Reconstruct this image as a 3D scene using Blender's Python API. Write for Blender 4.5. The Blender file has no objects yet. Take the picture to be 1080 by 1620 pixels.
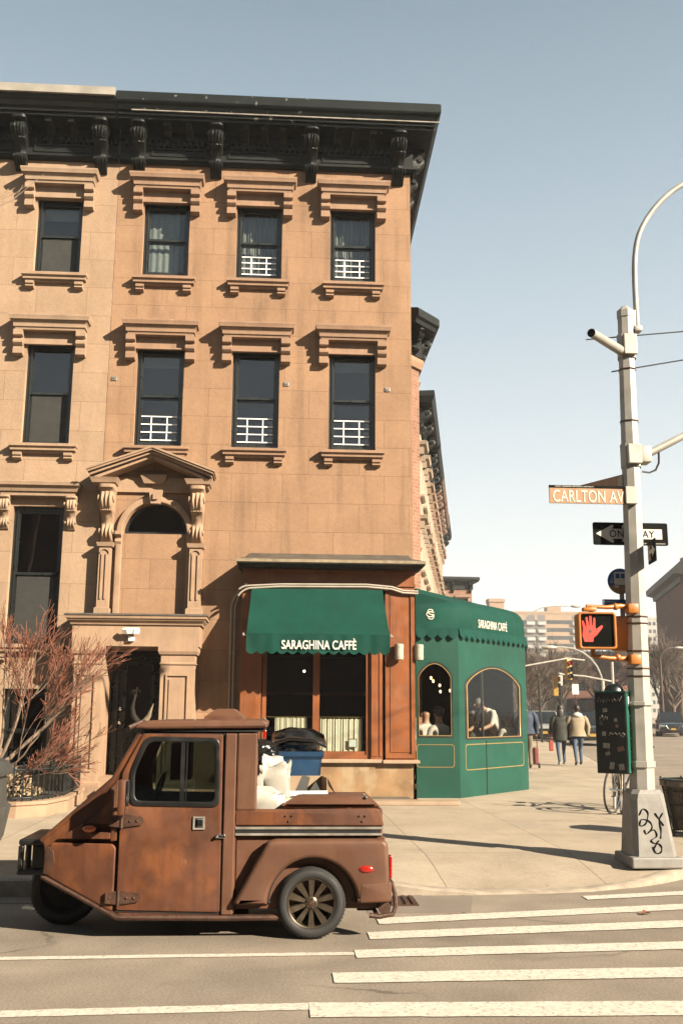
import bpy, bmesh, math, random
from mathutils import Vector, Matrix, noise
R = math.radians
C = bpy.context.scene.collection
random.seed(7)

# ------------------------------------------------------------------ camera, sky, sun, exposure
sc = bpy.context.scene
cd = bpy.data.cameras.new("camera"); cam = bpy.data.objects.new("camera", cd); C.objects.link(cam)
cd.sensor_fit = 'HORIZONTAL'; cd.sensor_width = 24.0; cd.lens = 24.0*1570/1080
cd.clip_start = 0.05; cd.clip_end = 4000
PITCH, YAW, ROLL = R(11.37), R(3.5), R(0.37)
_f0 = Vector((math.sin(YAW), math.cos(YAW), 0)); _r0 = Vector((math.cos(YAW), -math.sin(YAW), 0)); _u0 = Vector((0, 0, 1))
_fw = _f0*math.cos(PITCH)+_u0*math.sin(PITCH); _up = _u0*math.cos(PITCH)-_f0*math.sin(PITCH)
_r = _r0*math.cos(ROLL)+_up*math.sin(ROLL); _u = _up*math.cos(ROLL)-_r0*math.sin(ROLL)
cam.matrix_world = Matrix(((_r.x, _u.x, -_fw.x, 0), (_r.y, _u.y, -_fw.y, 0), (_r.z, _u.z, -_fw.z, 1.6), (0, 0, 0, 1)))
sc.camera = cam
SUN = Vector((1.2, -1.0, 0.85)).normalized()
EL = math.asin(SUN.z); AZ = math.atan2(SUN.x, SUN.y)
w = bpy.data.worlds.new("World"); sc.world = w; w.use_nodes = True
nt = w.node_tree; bg = nt.nodes['Background']
sky = nt.nodes.new('ShaderNodeTexSky'); sky.sky_type = 'NISHITA'; sky.sun_disc = False
sky.sun_elevation = EL; sky.sun_rotation = AZ
sky.air_density = 1.0; sky.dust_density = 0.5; sky.ozone_density = 0.7
hs = nt.nodes.new('ShaderNodeHueSaturation'); hs.inputs['Saturation'].default_value = 0.62; hs.inputs['Value'].default_value = 1.0
tint = nt.nodes.new('ShaderNodeMix'); tint.data_type = 'RGBA'; tint.blend_type = 'MULTIPLY'; tint.inputs[0].default_value = 1
tint.inputs[7].default_value = (1.0, 0.985, 0.93, 1)
nt.links.new(sky.outputs[0], hs.inputs['Color']); nt.links.new(hs.outputs[0], tint.inputs[6]); 
# pale winter sky: the Nishita sky blended with a clear gradient that brightens to the horizon
_tc = nt.nodes.new('ShaderNodeTexCoord'); _sp = nt.nodes.new('ShaderNodeSeparateXYZ'); _cr = nt.nodes.new('ShaderNodeValToRGB'); _m2 = nt.nodes.new('ShaderNodeMix')
_m2.data_type = 'RGBA'; _m2.inputs[0].default_value = 0.82
nt.links.new(_tc.outputs['Generated'], _sp.inputs[0]); nt.links.new(_sp.outputs[2], _cr.inputs[0])
_cr.color_ramp.interpolation = 'B_SPLINE'
_e = _cr.color_ramp.elements
_e[0].position = 0.0; _e[0].color = (5.2, 5.1, 4.75, 1); _e[1].position = 1.0; _e[1].color = (0.35, 0.55, 0.75, 1)
for _p, _c in ((.12, (4.6, 4.75, 4.6, 1)), (.27, (3.3, 3.75, 3.95, 1)), (.42, (2.35, 2.95, 3.35, 1)), (.60, (1.25, 1.8, 2.2, 1)), (.75, (.55, .85, 1.15, 1))):
    _n = _e.new(_p); _n.color = _c
nt.links.new(tint.outputs[2], _m2.inputs[6]); 
_gn = nt.nodes.new('ShaderNodeVectorMath'); _gn.operation = 'SCALE'; _gn.inputs['Scale'].default_value = 5.2
nt.links.new(_cr.outputs[0], _gn.inputs[0]); nt.links.new(_gn.outputs[0], _m2.inputs[7]); nt.links.new(_m2.outputs[2], bg.inputs[0])
for _k in _e: _k.color = (_k.color[0]/5.2, _k.color[1]/5.2, _k.color[2]/5.2, 1)
bg.inputs[1].default_value = 0.050
sl = bpy.data.lights.new("sun", 'SUN'); so = bpy.data.objects.new("sun", sl); C.objects.link(so)
sl.energy = 5.0; sl.angle = R(0.5); sl.color = (1.0, 0.86, 0.68)
so.rotation_euler = SUN.to_track_quat('Z', 'Y').to_euler()
sc.view_settings.view_transform = 'Standard'; sc.view_settings.look = 'None'
sc.view_settings.exposure = 2.08; sc.view_settings.gamma = 1
sc.render.engine = 'CYCLES'

# ------------------------------------------------------------------ helpers
def tag(o, label=None, cat=None, group=None, kind=None):
    if label: o['label'] = label
    if cat: o['category'] = cat
    if group: o['group'] = group
    if kind: o['kind'] = kind
    return o
def thing(name, label, cat, loc=(0, 0, 0), rotz=0, group=None):
    o = bpy.data.objects.new(name, None); C.objects.link(o)
    o.location = loc; o.rotation_euler = (0, 0, rotz); o.empty_display_size = 0.2
    return tag(o, label, cat, group)
def tmat(t): return Matrix.Translation(t.location) @ t.rotation_euler.to_matrix().to_4x4()

class MB:
    def __init__(s): s.v = []; s.f = []; s.m = []; s.xf = None; s.mi = 0
    def add(s, vs, fs):
        n = len(s.v)
        for p in vs:
            p = Vector(p); s.v.append(s.xf @ p if s.xf else p)
        for f in fs: s.f.append([i+n for i in f]); s.m.append(s.mi)
        return s
    def box(s, x0, x1, y0, y1, z0, z1):
        return s.add([(x0,y0,z0),(x1,y0,z0),(x1,y1,z0),(x0,y1,z0),(x0,y0,z1),(x1,y0,z1),(x1,y1,z1),(x0,y1,z1)],
              [(0,3,2,1),(4,5,6,7),(0,1,5,4),(1,2,6,5),(2,3,7,6),(3,0,4,7)])
    def rbox(s, x0, x1, y0, y1, z0, z1, b=0.01):   # bevelled box
        X=(x0,x1);Y=(y0,y1);Z=(z0,z1); bm=bmesh.new()
        vs=[bm.verts.new((X[i],Y[j],Z[k])) for k in (0,1) for j in (0,1) for i in (0,1)]
        for f in [(0,2,3,1),(4,5,7,6),(0,1,5,4),(1,3,7,5),(3,2,6,7),(2,0,4,6)]: bm.faces.new([vs[i] for i in f])
        bmesh.ops.bevel(bm, geom=bm.edges[:], offset=b, segments=2, affect='EDGES', profile=0.5)
        bm.verts.index_update(); s.add([v.co.copy() for v in bm.verts],[[v.index for v in f.verts] for f in bm.faces]); bm.free(); return s
    def prism_x(s, prof, x0, x1):   # prof [(y,z)] extruded along x
        n=len(prof); vs=[(x0,y,z) for y,z in prof]+[(x1,y,z) for y,z in prof]
        return s.add(vs,[list(range(n))[::-1],list(range(n,2*n))]+[(i,(i+1)%n,n+(i+1)%n,n+i) for i in range(n)])
    def prism_y(s, prof, y0, y1):
        n=len(prof); vs=[(x,y0,z) for x,z in prof]+[(x,y1,z) for x,z in prof]
        return s.add(vs,[list(range(n)),list(range(n,2*n))[::-1]]+[(i,n+i,n+(i+1)%n,(i+1)%n) for i in range(n)])
    def prism_z(s, prof, z0, z1):
        n=len(prof); vs=[(x,y,z0) for x,y in prof]+[(x,y,z1) for x,y in prof]
        return s.add(vs,[list(range(n))[::-1],list(range(n,2*n))]+[(i,(i+1)%n,n+(i+1)%n,n+i) for i in range(n)])
    def rectloft(s, x0, x1, yb, layers):   # layers [(z, projection, side growth)] bottom to top
        vs=[]
        for z,p,g in layers: vs+=[(x0-g,yb-p,z),(x1+g,yb-p,z),(x1+g,yb,z),(x0-g,yb,z)]
        n=len(layers); fs=[(3,2,1,0),tuple(range(4*n-4,4*n))]
        for k in range(n-1):
            for i in range(4): fs.append((4*k+i,4*k+(i+1)%4,4*k+4+(i+1)%4,4*k+4+i))
        return s.add(vs,fs)
    def tube(s, pts, rad, seg=8, cap=True):
        pts=[Vector(p) for p in pts]; n=len(pts)
        if not hasattr(rad,'__len__'): rad=[rad]*n
        vs=[]; a=None
        for i,p in enumerate(pts):
            d=(pts[min(i+1,n-1)]-pts[max(i-1,0)]).normalized()
            if a is None:
                a=d.orthogonal().normalized()
            else:
                a=(a-d*a.dot(d))
                a=a.normalized() if a.length>1e-6 else d.orthogonal().normalized()
            b=d.cross(a)
            for k in range(seg):
                t=2*math.pi*k/seg; vs.append(p+(a*math.cos(t)+b*math.sin(t))*rad[i])
        fs=[]
        for i in range(n-1):
            for k in range(seg):
                fs.append((i*seg+k,i*seg+(k+1)%seg,(i+1)*seg+(k+1)%seg,(i+1)*seg+k))
        if cap: fs+=[tuple(range(seg))[::-1],tuple(range((n-1)*seg,n*seg))]
        return s.add(vs,fs)
    def lathe(s, prof, c=(0,0,0), axis='Z', seg=24, a0=0, a1=2*math.pi):   # prof [(r,h)]
        full=abs(a1-a0-2*math.pi)<1e-6; n=len(prof); m=seg if full else seg+1; vs=[]
        for i in range(m):
            t=a0+(a1-a0)*i/seg; ct,st=math.cos(t),math.sin(t)
            for r,h in prof:
                p={'Z':(r*ct,r*st,h),'Y':(r*ct,h,r*st),'X':(h,r*ct,r*st)}[axis]
                vs.append((p[0]+c[0],p[1]+c[1],p[2]+c[2]))
        fs=[]
        for i in range(seg):
            j=(i+1)%m
            for k in range(n-1): fs.append((i*n+k,j*n+k,j*n+k+1,i*n+k+1))
        return s.add(vs,fs)
    def ball(s, c, r, seg=12, rings=8):
        rx,ry,rz = r if hasattr(r,'__len__') else (r,r,r); vs=[]
        for j in range(rings+1):
            ph=math.pi*j/rings
            for i in range(seg):
                t=2*math.pi*i/seg; vs.append((c[0]+rx*math.sin(ph)*math.cos(t),c[1]+ry*math.sin(ph)*math.sin(t),c[2]+rz*math.cos(ph)))
        fs=[(j*seg+i,(j+1)*seg+i,(j+1)*seg+(i+1)%seg,j*seg+(i+1)%seg) for j in range(rings) for i in range(seg)]
        return s.add(vs,fs)
    def grid(s, fn, nu, nv):
        vs=[fn(i/nu,j/nv) for j in range(nv+1) for i in range(nu+1)]
        return s.add(vs,[(j*(nu+1)+i,j*(nu+1)+i+1,(j+1)*(nu+1)+i+1,(j+1)*(nu+1)+i) for j in range(nv) for i in range(nu)])
    def sweep(s, path, prof, segd=None, caps=True):   # prof [(outward d, z)] along plan path; outward = right-hand side of travel
        n=len(path); vs=[]; m=len(prof)
        for (d,z) in prof:
            for x,y in offset(path,[d if segd is None else d*k for k in (segd or [1]*(n-1))]): vs.append((x,y,z))
        fs=[]
        for j in range(m):
            k=(j+1)%m
            for i in range(n-1): fs.append((j*n+i,j*n+i+1,k*n+i+1,k*n+i))
        if caps: fs+=[tuple(j*n for j in range(m)),tuple(j*n+n-1 for j in range(m))[::-1]]
        return s.add(vs,fs)
    def mesh(s, name, mats, smooth=False, merge=False, angle=None):
        me=bpy.data.meshes.new(name); me.from_pydata([tuple(v) for v in s.v],[],s.f)
        for mt in (mats if isinstance(mats,(list,tuple)) else [mats]):
            if mt: me.materials.append(mt)
        for p,i in zip(me.polygons,s.m): p.material_index=i
        bm=bmesh.new(); bm.from_mesh(me)
        if merge: bmesh.ops.remove_doubles(bm,verts=bm.verts,dist=1e-4)
        bmesh.ops.recalc_face_normals(bm,faces=bm.faces)
        bm.to_mesh(me); bm.free()
        if smooth:
            for p in me.polygons: p.use_smooth=True
            me.set_sharp_from_angle(angle=R(angle or 40))
        me.update(); return me

def offset(path, ds):   # offset a plan polyline to the right-hand side, mitred, one distance per segment
    L=[]
    for i in range(len(path)-1):
        a=Vector(path[i][:2]); b=Vector(path[i+1][:2]); d=(b-a).normalized(); nrm=Vector((d.y,-d.x))
        L.append((a+nrm*ds[i],d,nrm))
    out=[]
    a=Vector(path[0][:2]); out.append(a+L[0][2]*ds[0])
    for i in range(1,len(path)-1):
        p,d,_=L[i-1]; q,e,_=L[i]; den=d.x*e.y-d.y*e.x
        t=((q.x-p.x)*e.y-(q.y-p.y)*e.x)/den; out.append(p+d*t)
    out.append(Vector(path[-1][:2])+L[-1][2]*ds[-1])
    return [(v.x,v.y) for v in out]

def wm(o):
    if o is None: return Matrix.Identity(4)
    return wm(o.parent) @ o.matrix_parent_inverse @ (Matrix.Translation(o.location) @ o.rotation_euler.to_matrix().to_4x4())
def link(name, me, parent=None, world=True):
    o=bpy.data.objects.new(name, me); C.objects.link(o)
    if parent is not None:
        o.parent=parent
        if world: o.matrix_parent_inverse=wm(parent).inverted()
    return o
def part(name, mb, mat, parent=None, world=True, smooth=False, angle=None, label=None, merge=False):
    """world: the mesh is in world coordinates; otherwise in its thing's own coordinates."""
    me = mb if isinstance(mb, bpy.types.Mesh) else mb.mesh(name, mat, smooth, merge, angle)
    o=link(name, me, parent, world)
    if label: o['label']=label
    return o
def dup(root, loc, rotz=0, label=None, group=None, scale=None):
    r=root.copy(); C.objects.link(r); r.location=loc; r.rotation_euler=(0,0,rotz)
    if label: r['label']=label
    if group: r['group']=group
    if scale: r.scale=(scale,)*3
    for ch in list(root.children):
        c=ch.copy(); C.objects.link(c); c.parent=r
        for g in ch.children:
            d=g.copy(); C.objects.link(d); d.parent=c
    return r
def finish_mesh(me, mat, smooth=True, angle=40, xf=None):
    me.materials.clear()
    for m in (mat if isinstance(mat,(list,tuple)) else [mat]): me.materials.append(m)
    if xf: me.transform(xf)
    if smooth:
        for p in me.polygons: p.use_smooth=True
        me.set_sharp_from_angle(angle=R(angle))
    return me
def plate(loops, y0, y1, mat, bevel=0, name='plate', xf=None, res=2, smooth=True, warp=None):
    """outline with holes in the XZ plane given depth from y0 to y1, edges rounded by bevel"""
    cu=bpy.data.curves.new(name,'CURVE'); cu.dimensions='2D'; cu.fill_mode='BOTH'
    th=abs(y1-y0)/2; cu.extrude=max(th-bevel,0); cu.bevel_depth=bevel; cu.bevel_resolution=res; cu.offset=-bevel
    for lp in loops:
        sp=cu.splines.new('POLY'); sp.points.add(len(lp)-1); sp.use_cyclic_u=True
        for i,(x,z) in enumerate(lp): sp.points[i].co=(x,z,0,1)
    o=bpy.data.objects.new(name,cu); C.objects.link(o); bpy.context.view_layer.update()
    me=bpy.data.meshes.new_from_object(o.evaluated_get(bpy.context.evaluated_depsgraph_get()))
    bpy.data.objects.remove(o); bpy.data.curves.remove(cu)
    m=Matrix(((1,0,0,0),(0,0,1,(y0+y1)/2),(0,1,0,0),(0,0,0,1)))
    me.transform(m)
    bm=bmesh.new(); bm.from_mesh(me); bmesh.ops.remove_doubles(bm,verts=bm.verts,dist=1e-5); bmesh.ops.recalc_face_normals(bm,faces=bm.faces)
    if warp:
        for v in bm.verts: v.co=warp(v.co)
    bm.to_mesh(me); bm.free()
    me.name=name
    return finish_mesh(me,mat,smooth and bevel>0,35,xf)
def text_mesh(body, w, h, mat, xf, depth=0.004, bold=0.0, italic=0, space=1.0):
    """lettering fitted to width w, height h in the XZ plane, centred, facing -Y, then moved by xf"""
    cu=bpy.data.curves.new('lettering','FONT'); cu.body=body; cu.extrude=0.01; cu.offset=bold; cu.space_character=space; cu.shear=italic
    o=bpy.data.objects.new('lettering',cu); C.objects.link(o); bpy.context.view_layer.update()
    me=bpy.data.meshes.new_from_object(o.evaluated_get(bpy.context.evaluated_depsgraph_get()))
    bpy.data.objects.remove(o); bpy.data.curves.remove(cu)
    xs=[v.co.x for v in me.vertices]; ys=[v.co.y for v in me.vertices]
    sx=w/(max(xs)-min(xs)); sy=h/(max(ys)-min(ys)); cx=(max(xs)+min(xs))/2; cy=(max(ys)+min(ys))/2
    for v in me.vertices: v.co=Vector(((v.co.x-cx)*sx, -v.co.z/0.01*depth, (v.co.y-cy)*sy))
    me.name='lettering'; return finish_mesh(me,mat,False,xf=xf)
def arc(cx,cz,r,a0,a1,n,rz=None):
    rz=r if rz is None else rz
    return [(cx+r*math.cos(R(a0+(a1-a0)*i/n)),cz+rz*math.sin(R(a0+(a1-a0)*i/n))) for i in range(n+1)]
def rrect(x0,x1,z0,z1,r,n=5):
    return arc(x1-r,z1-r,r,0,90,n)+arc(x0+r,z1-r,r,90,180,n)+arc(x0+r,z0+r,r,180,270,n)+arc(x1-r,z0+r,r,270,360,n)
def roundpoly(pts, r, n=4):
    out=[]; m=len(pts)
    for i in range(m):
        p=Vector(pts[i]); a=Vector(pts[i-1]); b=Vector(pts[(i+1)%m])
        da=(a-p); db=(b-p); rr=min(r,da.length*.45,db.length*.45); s=p+da.normalized()*rr; e=p+db.normalized()*rr
        for k in range(n+1):
            t=k/n; out.append(tuple(s*(1-t)**2+p*2*t*(1-t)+e*t*t))
    return out
def placed(x,y,z,rz=0): return Matrix.Translation((x,y,z)) @ Matrix.Rotation(rz,4,'Z')

# ------------------------------------------------------------------ materials
KA = 0.38
KEEP = ('chrome', 'road_marking_paint', 'white_paint', 'cream_lettering', 'cream_cafe_curtain', 'sign_white', 'white_bag', 'pale_yellow_bag', 'sheer_curtain', 'lace_curtain')
def M(name, col, rough=0.6, metal=0, var=0.12, vs=4, bump=0.0, bs=60, coat=0, spec=0.5, streak=0, col2=None, thr=None, emit=None, estr=1):
    if name not in KEEP:
        col=tuple(c*KA for c in col); col2=tuple(c*KA for c in col2) if col2 else None
    m=bpy.data.materials.new(name); m.use_nodes=True; t=m.node_tree; N=t.nodes; L=t.links; b=N['Principled BSDF']
    b.inputs['Roughness'].default_value=rough; b.inputs['Metallic'].default_value=metal
    b.inputs['Specular IOR Level'].default_value=spec; b.inputs['Coat Weight'].default_value=coat
    tc=N.new('ShaderNodeTexCoord')
    def nz(scale,det=5,stretch=None):
        n=N.new('ShaderNodeTexNoise'); n.inputs['Scale'].default_value=scale; n.inputs['Detail'].default_value=det
        if stretch:
            mp=N.new('ShaderNodeMapping'); mp.inputs['Scale'].default_value=stretch; L.new(tc.outputs['Object'],mp.inputs[0]); L.new(mp.outputs[0],n.inputs['Vector'])
        else: L.new(tc.outputs['Object'],n.inputs['Vector'])
        return n
    def mix(a,bb,fac,mode='MIX'):
        x=N.new('ShaderNodeMix'); x.data_type='RGBA'; x.blend_type=mode
        for s,val in ((6,a),(7,bb)):
            if isinstance(val,tuple): x.inputs[s].default_value=(*val[:3],1)
            else: L.new(val,x.inputs[s])
        if isinstance(fac,(int,float)): x.inputs[0].default_value=fac
        else: L.new(fac,x.inputs[0])
        return x.outputs[2]
    def rng(src,a,bb,c=0,d=1):
        r=N.new('ShaderNodeMapRange'); r.inputs[1].default_value=a; r.inputs[2].default_value=bb; r.inputs[3].default_value=c; r.inputs[4].default_value=d; L.new(src,r.inputs[0]); return r.outputs[0]
    lo=tuple(c*(1-var) for c in col); hi=tuple(min(c*(1+var),1) for c in col)
    out=mix(lo,hi,rng(nz(vs,6).outputs[0],.33,.67))
    if col2: 
        n2=nz(thr[0] if thr else vs*.7,7); out=mix(out,tuple(col2),rng(n2.outputs[0],(thr[1] if thr else .5),(thr[2] if thr else .6)))
    if streak: 
        n3=nz(6,5,(3,3,.35)); out=mix(out,tuple(c*.55 for c in col),rng(n3.outputs[0],.5,.75,0,streak))
    L.new(out,b.inputs['Base Color'])
    r2=rng(nz(vs*2.3,4).outputs[0],.3,.7,max(rough-.1,0.02),min(rough+.1,1)); L.new(r2,b.inputs['Roughness'])
    if bump:
        bp=N.new('ShaderNodeBump'); bp.inputs['Strength'].default_value=bump; bp.inputs['Distance'].default_value=.01
        L.new(nz(bs,6).outputs[0],bp.inputs['Height']); L.new(bp.outputs[0],b.inputs['Normal'])
    if emit: b.inputs['Emission Color'].default_value=(*emit,1); b.inputs['Emission Strength'].default_value=estr
    m['out']=1
    return m
def masonry(name, col, bw, bh, mort, mcol, axis='X', var=.1, z0=0.0, offs=.5, rough=.85, patch=.12, bump=.3, stain=.25):
    if name not in KEEP: col=tuple(c*KA for c in col); mcol=tuple(c*KA for c in mcol)
    m=bpy.data.materials.new(name); m.use_nodes=True; t=m.node_tree; N=t.nodes; L=t.links; b=N['Principled BSDF']
    b.inputs['Roughness'].default_value=rough; b.inputs['Specular IOR Level'].default_value=.25
    tc=N.new('ShaderNodeTexCoord'); sp=N.new('ShaderNodeSeparateXYZ'); cb=N.new('ShaderNodeCombineXYZ'); L.new(tc.outputs['Object'],sp.inputs[0])
    if axis=='XY':
        ad=N.new('ShaderNodeMath'); ad.operation='ADD'; L.new(sp.outputs[0],ad.inputs[0]); L.new(sp.outputs[1],ad.inputs[1]); L.new(ad.outputs[0],cb.inputs[0])
    elif axis=='PLAN': L.new(sp.outputs[0],cb.inputs[0])
    else: L.new(sp.outputs[0],cb.inputs[0])
    if axis=='PLAN': L.new(sp.outputs[1],cb.inputs[1])
    else:
        sb=N.new('ShaderNodeMath'); sb.operation='SUBTRACT'; sb.inputs[1].default_value=z0; L.new(sp.outputs[2],sb.inputs[0]); L.new(sb.outputs[0],cb.inputs[1])
    br=N.new('ShaderNodeTexBrick'); br.inputs['Scale'].default_value=1; br.inputs['Mortar Size'].default_value=mort; br.inputs['Mortar Smooth'].default_value=.3
    br.inputs['Brick Width'].default_value=bw; br.inputs['Row Height'].default_value=bh; br.offset=offs; br.inputs['Bias'].default_value=0
    br.inputs['Color1'].default_value=(*[c*(1-var) for c in col],1); br.inputs['Color2'].default_value=(*[min(1,c*(1+var)) for c in col],1); br.inputs['Mortar'].default_value=(*mcol,1)
    L.new(cb.outputs[0],br.inputs['Vector'])
    def nz(s,d,st=None):
        n=N.new('ShaderNodeTexNoise'); n.inputs['Scale'].default_value=s; n.inputs['Detail'].default_value=d
        if st:
            mp=N.new('ShaderNodeMapping'); mp.inputs['Scale'].default_value=st; L.new(tc.outputs['Object'],mp.inputs[0]); L.new(mp.outputs[0],n.inputs['Vector'])
        else: L.new(tc.outputs['Object'],n.inputs['Vector'])
        return n.outputs[0]
    def rng(src,a,bb,c,d):
        r=N.new('ShaderNodeMapRange'); r.inputs[1].default_value=a; r.inputs[2].default_value=bb; r.inputs[3].default_value=c; r.inputs[4].default_value=d; L.new(src,r.inputs[0]); return r.outputs[0]
    cur=br.outputs[0]
    for src,amt in ((rng(nz(1.6,7),.3,.7,1-patch,1+patch),1),(rng(nz(14,6),.3,.7,.94,1.06),1),(rng(nz(2.2,6,(2.2,2.2,.22)),.5,.8,1,1-stain),1)):
        x=N.new('ShaderNodeMix'); x.data_type='RGBA'; x.blend_type='MULTIPLY'; x.inputs[0].default_value=1; L.new(cur,x.inputs[6]); L.new(src,x.inputs[7]); cur=x.outputs[2]
    L.new(cur,b.inputs['Base Color'])
    bp=N.new('ShaderNodeBump'); bp.inputs['Strength'].default_value=bump; bp.inputs['Distance'].default_value=.02
    s2=N.new('ShaderNodeMath'); s2.operation='MULTIPLY_ADD'; s2.inputs[1].default_value=-1.0; L.new(br.outputs['Fac'],s2.inputs[0]); L.new(nz(45,6),s2.inputs[2])
    L.new(s2.outputs[0],bp.inputs['Height']); L.new(bp.outputs[0],b.inputs['Normal'])
    return m
def glass(name, tintc=(.55,.62,.62), refl=1.0, rough=.02):
    m=bpy.data.materials.new(name); m.use_nodes=True; t=m.node_tree; N=t.nodes; L=t.links; N.remove(N['Principled BSDF'])
    tr=N.new('ShaderNodeBsdfTransparent'); tr.inputs[0].default_value=(*tintc,1)
    gl=N.new('ShaderNodeBsdfGlossy'); gl.inputs['Roughness'].default_value=rough; gl.inputs[0].default_value=(.9,.95,1,1)
    fr=N.new('ShaderNodeFresnel'); fr.inputs[0].default_value=1.55
    mu=N.new('ShaderNodeMath'); mu.operation='MULTIPLY'; mu.inputs[1].default_value=refl*1.8; mu.use_clamp=True; ge=N.new('ShaderNodeNewGeometry'); fb=N.new('ShaderNodeMath'); fb.operation='SUBTRACT'; fb.inputs[0].default_value=1; L.new(ge.outputs['Backfacing'],fb.inputs[1])
    f2=N.new('ShaderNodeMath'); f2.operation='MULTIPLY'; L.new(fr.outputs[0],f2.inputs[0]); L.new(fb.outputs[0],f2.inputs[1]); L.new(f2.outputs[0],mu.inputs[0])
    tc=N.new('ShaderNodeTexCoord'); nz=N.new('ShaderNodeTexNoise'); nz.inputs['Scale'].default_value=1.5; nz.inputs['Detail'].default_value=1; L.new(tc.outputs['Object'],nz.inputs['Vector'])
    bp=N.new('ShaderNodeBump'); bp.inputs['Strength'].default_value=.08; bp.inputs['Distance'].default_value=.02; L.new(nz.outputs[0],bp.inputs['Height']); L.new(bp.outputs[0],gl.inputs['Normal'])
    mx=N.new('ShaderNodeMixShader'); L.new(mu.outputs[0],mx.inputs[0]); L.new(tr.outputs[0],mx.inputs[1]); L.new(gl.outputs[0],mx.inputs[2])
    L.new(mx.outputs[0],N['Material Output'].inputs[0]); return m

def wear(m, kind):
    # cracks, tyre-polished lanes and patches for asphalt; gum spots and stains for concrete
    t=m.node_tree; N=t.nodes; L=t.links; b=N['Principled BSDF']; src=b.inputs['Base Color'].links[0].from_socket
    tc=N.new('ShaderNodeTexCoord')
    def noise_(sc_,det,stretch=(1,1,1),off=(0,0,0)):
        mp=N.new('ShaderNodeMapping'); mp.inputs['Scale'].default_value=stretch; mp.inputs['Location'].default_value=off; L.new(tc.outputs['Object'],mp.inputs[0])
        n=N.new('ShaderNodeTexNoise'); n.inputs['Scale'].default_value=sc_; n.inputs['Detail'].default_value=det; L.new(mp.outputs[0],n.inputs['Vector']); return n
    def rng(s_,a,bb,c,d):
        r=N.new('ShaderNodeMapRange'); r.inputs[1].default_value=a; r.inputs[2].default_value=bb; r.inputs[3].default_value=c; r.inputs[4].default_value=d; L.new(s_,r.inputs[0]); return r.outputs[0]
    def vor(sc_,feat,warp):
        n=noise_(1.7,5); ad=N.new('ShaderNodeVectorMath'); ad.operation='MULTIPLY_ADD'; ad.inputs[1].default_value=(warp,)*3; L.new(n.outputs['Color'],ad.inputs[0]); L.new(tc.outputs['Object'],ad.inputs[2])
        v=N.new('ShaderNodeTexVoronoi'); v.feature=feat; v.inputs['Scale'].default_value=sc_; L.new(ad.outputs[0],v.inputs['Vector']); return v.outputs['Distance']
    fac=[]
    if kind=='asphalt':
        fac=[rng(noise_(.55,3,(.12,1,1)).outputs[0],.35,.65,.84,1.12),rng(noise_(2.2,6).outputs[0],.35,.65,.92,1.07),rng(noise_(62,3).outputs[0],.3,.7,.76,1.27),
             rng(noise_(.9,4,(.5,1,1),(3,7,0)).outputs[0],.60,.66,1,.84)]
        mk=rng(noise_(.5,2,(1,1,1),(9,2,0)).outputs[0],.50,.60,0,1)
        cr=rng(vor(.62,'DISTANCE_TO_EDGE',.5),.004,.012,.45,0)
        mu=N.new('ShaderNodeMath'); mu.operation='MULTIPLY'; L.new(mk,mu.inputs[0]); L.new(cr,mu.inputs[1])
        sb=N.new('ShaderNodeMath'); sb.operation='SUBTRACT'; sb.inputs[0].default_value=1; L.new(mu.outputs[0],sb.inputs[1]); fac.append(sb.outputs[0])
    else:
        sp=vor(2.6,'F1',.0); fac=[rng(sp,.035,.055,.62,1),rng(noise_(.7,5).outputs[0],.3,.7,.88,1.08),rng(noise_(3.1,6,(1,1,1),(4,4,0)).outputs[0],.56,.72,1,.86),rng(noise_(55,4).outputs[0],.3,.7,.90,1.10)]
    for f in fac:
        x=N.new('ShaderNodeMix'); x.data_type='RGBA'; x.blend_type='MULTIPLY'; x.inputs[0].default_value=1; L.new(src,x.inputs[6]); L.new(f,x.inputs[7]); src=x.outputs[2]
    L.new(src,b.inputs['Base Color']); return m
m_stone=masonry('brownstone',(.50,.303,.178),.93,.535,.006,(.33,.19,.115),z0=.50,patch=.10,stain=.32,var=.06)
m_stoneL=masonry('pale_brownstone',(.56,.385,.25),.93,.56,.006,(.38,.25,.16),z0=.42,patch=.08,stain=.15,var=.05)
m_trim=M('brownstone_trim',(.47,.283,.17),.85,var=.12,vs=3,bump=.25,bs=50,streak=.35)
m_trimL=M('pale_brownstone_trim',(.53,.36,.23),.85,var=.12,vs=3,bump=.25,bs=50,streak=.3)
m_port=M('portico_stone',(.55,.36,.225),.85,var=.12,vs=3,bump=.2,bs=50,streak=.35)
m_dark=M('dark_cornice_paint',(.016,.020,.018),.55,spec=.2,var=.3,vs=6,bump=.2,bs=30)
m_fascia=M('dark_fascia_paint',(.014,.02,.019),.55,spec=.15,var=.3,vs=3,col2=(.30,.29,.25),thr=(7,.66,.69),bump=.15)
m_leadtrim=M('weathered_metal_trim',(.42,.38,.32),.5,var=.3,vs=8,metal=.2)
m_gutter=M('zinc_gutter',(.50,.46,.39),.5,var=.2,vs=3)
m_frame=M('window_frame_paint',(.022,.028,.026),.35,var=.15)
m_glass=glass('window_glass',(.80,.83,.82),.9)
m_screen=M('insect_screen',(.03,.032,.028),.8)
m_white=M('white_paint',(.60,.60,.57),.4,var=.05)
m_curtain=M('sheer_curtain',(.15,.145,.13),.9,var=.1,vs=3)
m_lace=M('lace_curtain',(.17,.18,.165),.9,var=.35,vs=55)
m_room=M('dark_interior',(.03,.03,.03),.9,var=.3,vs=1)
m_green=M('green_canvas',(.003,.075,.052),.8,spec=.15,var=.14,vs=2.5,bump=.15,bs=300)
m_greenwall=M('green_vinyl',(.010,.100,.066),.55,spec=.25,var=.14,vs=1.6,bump=.5,bs=2.2,streak=.25)
m_gold=M('gold_piping',(.42,.28,.09),.4,var=.1)
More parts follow.
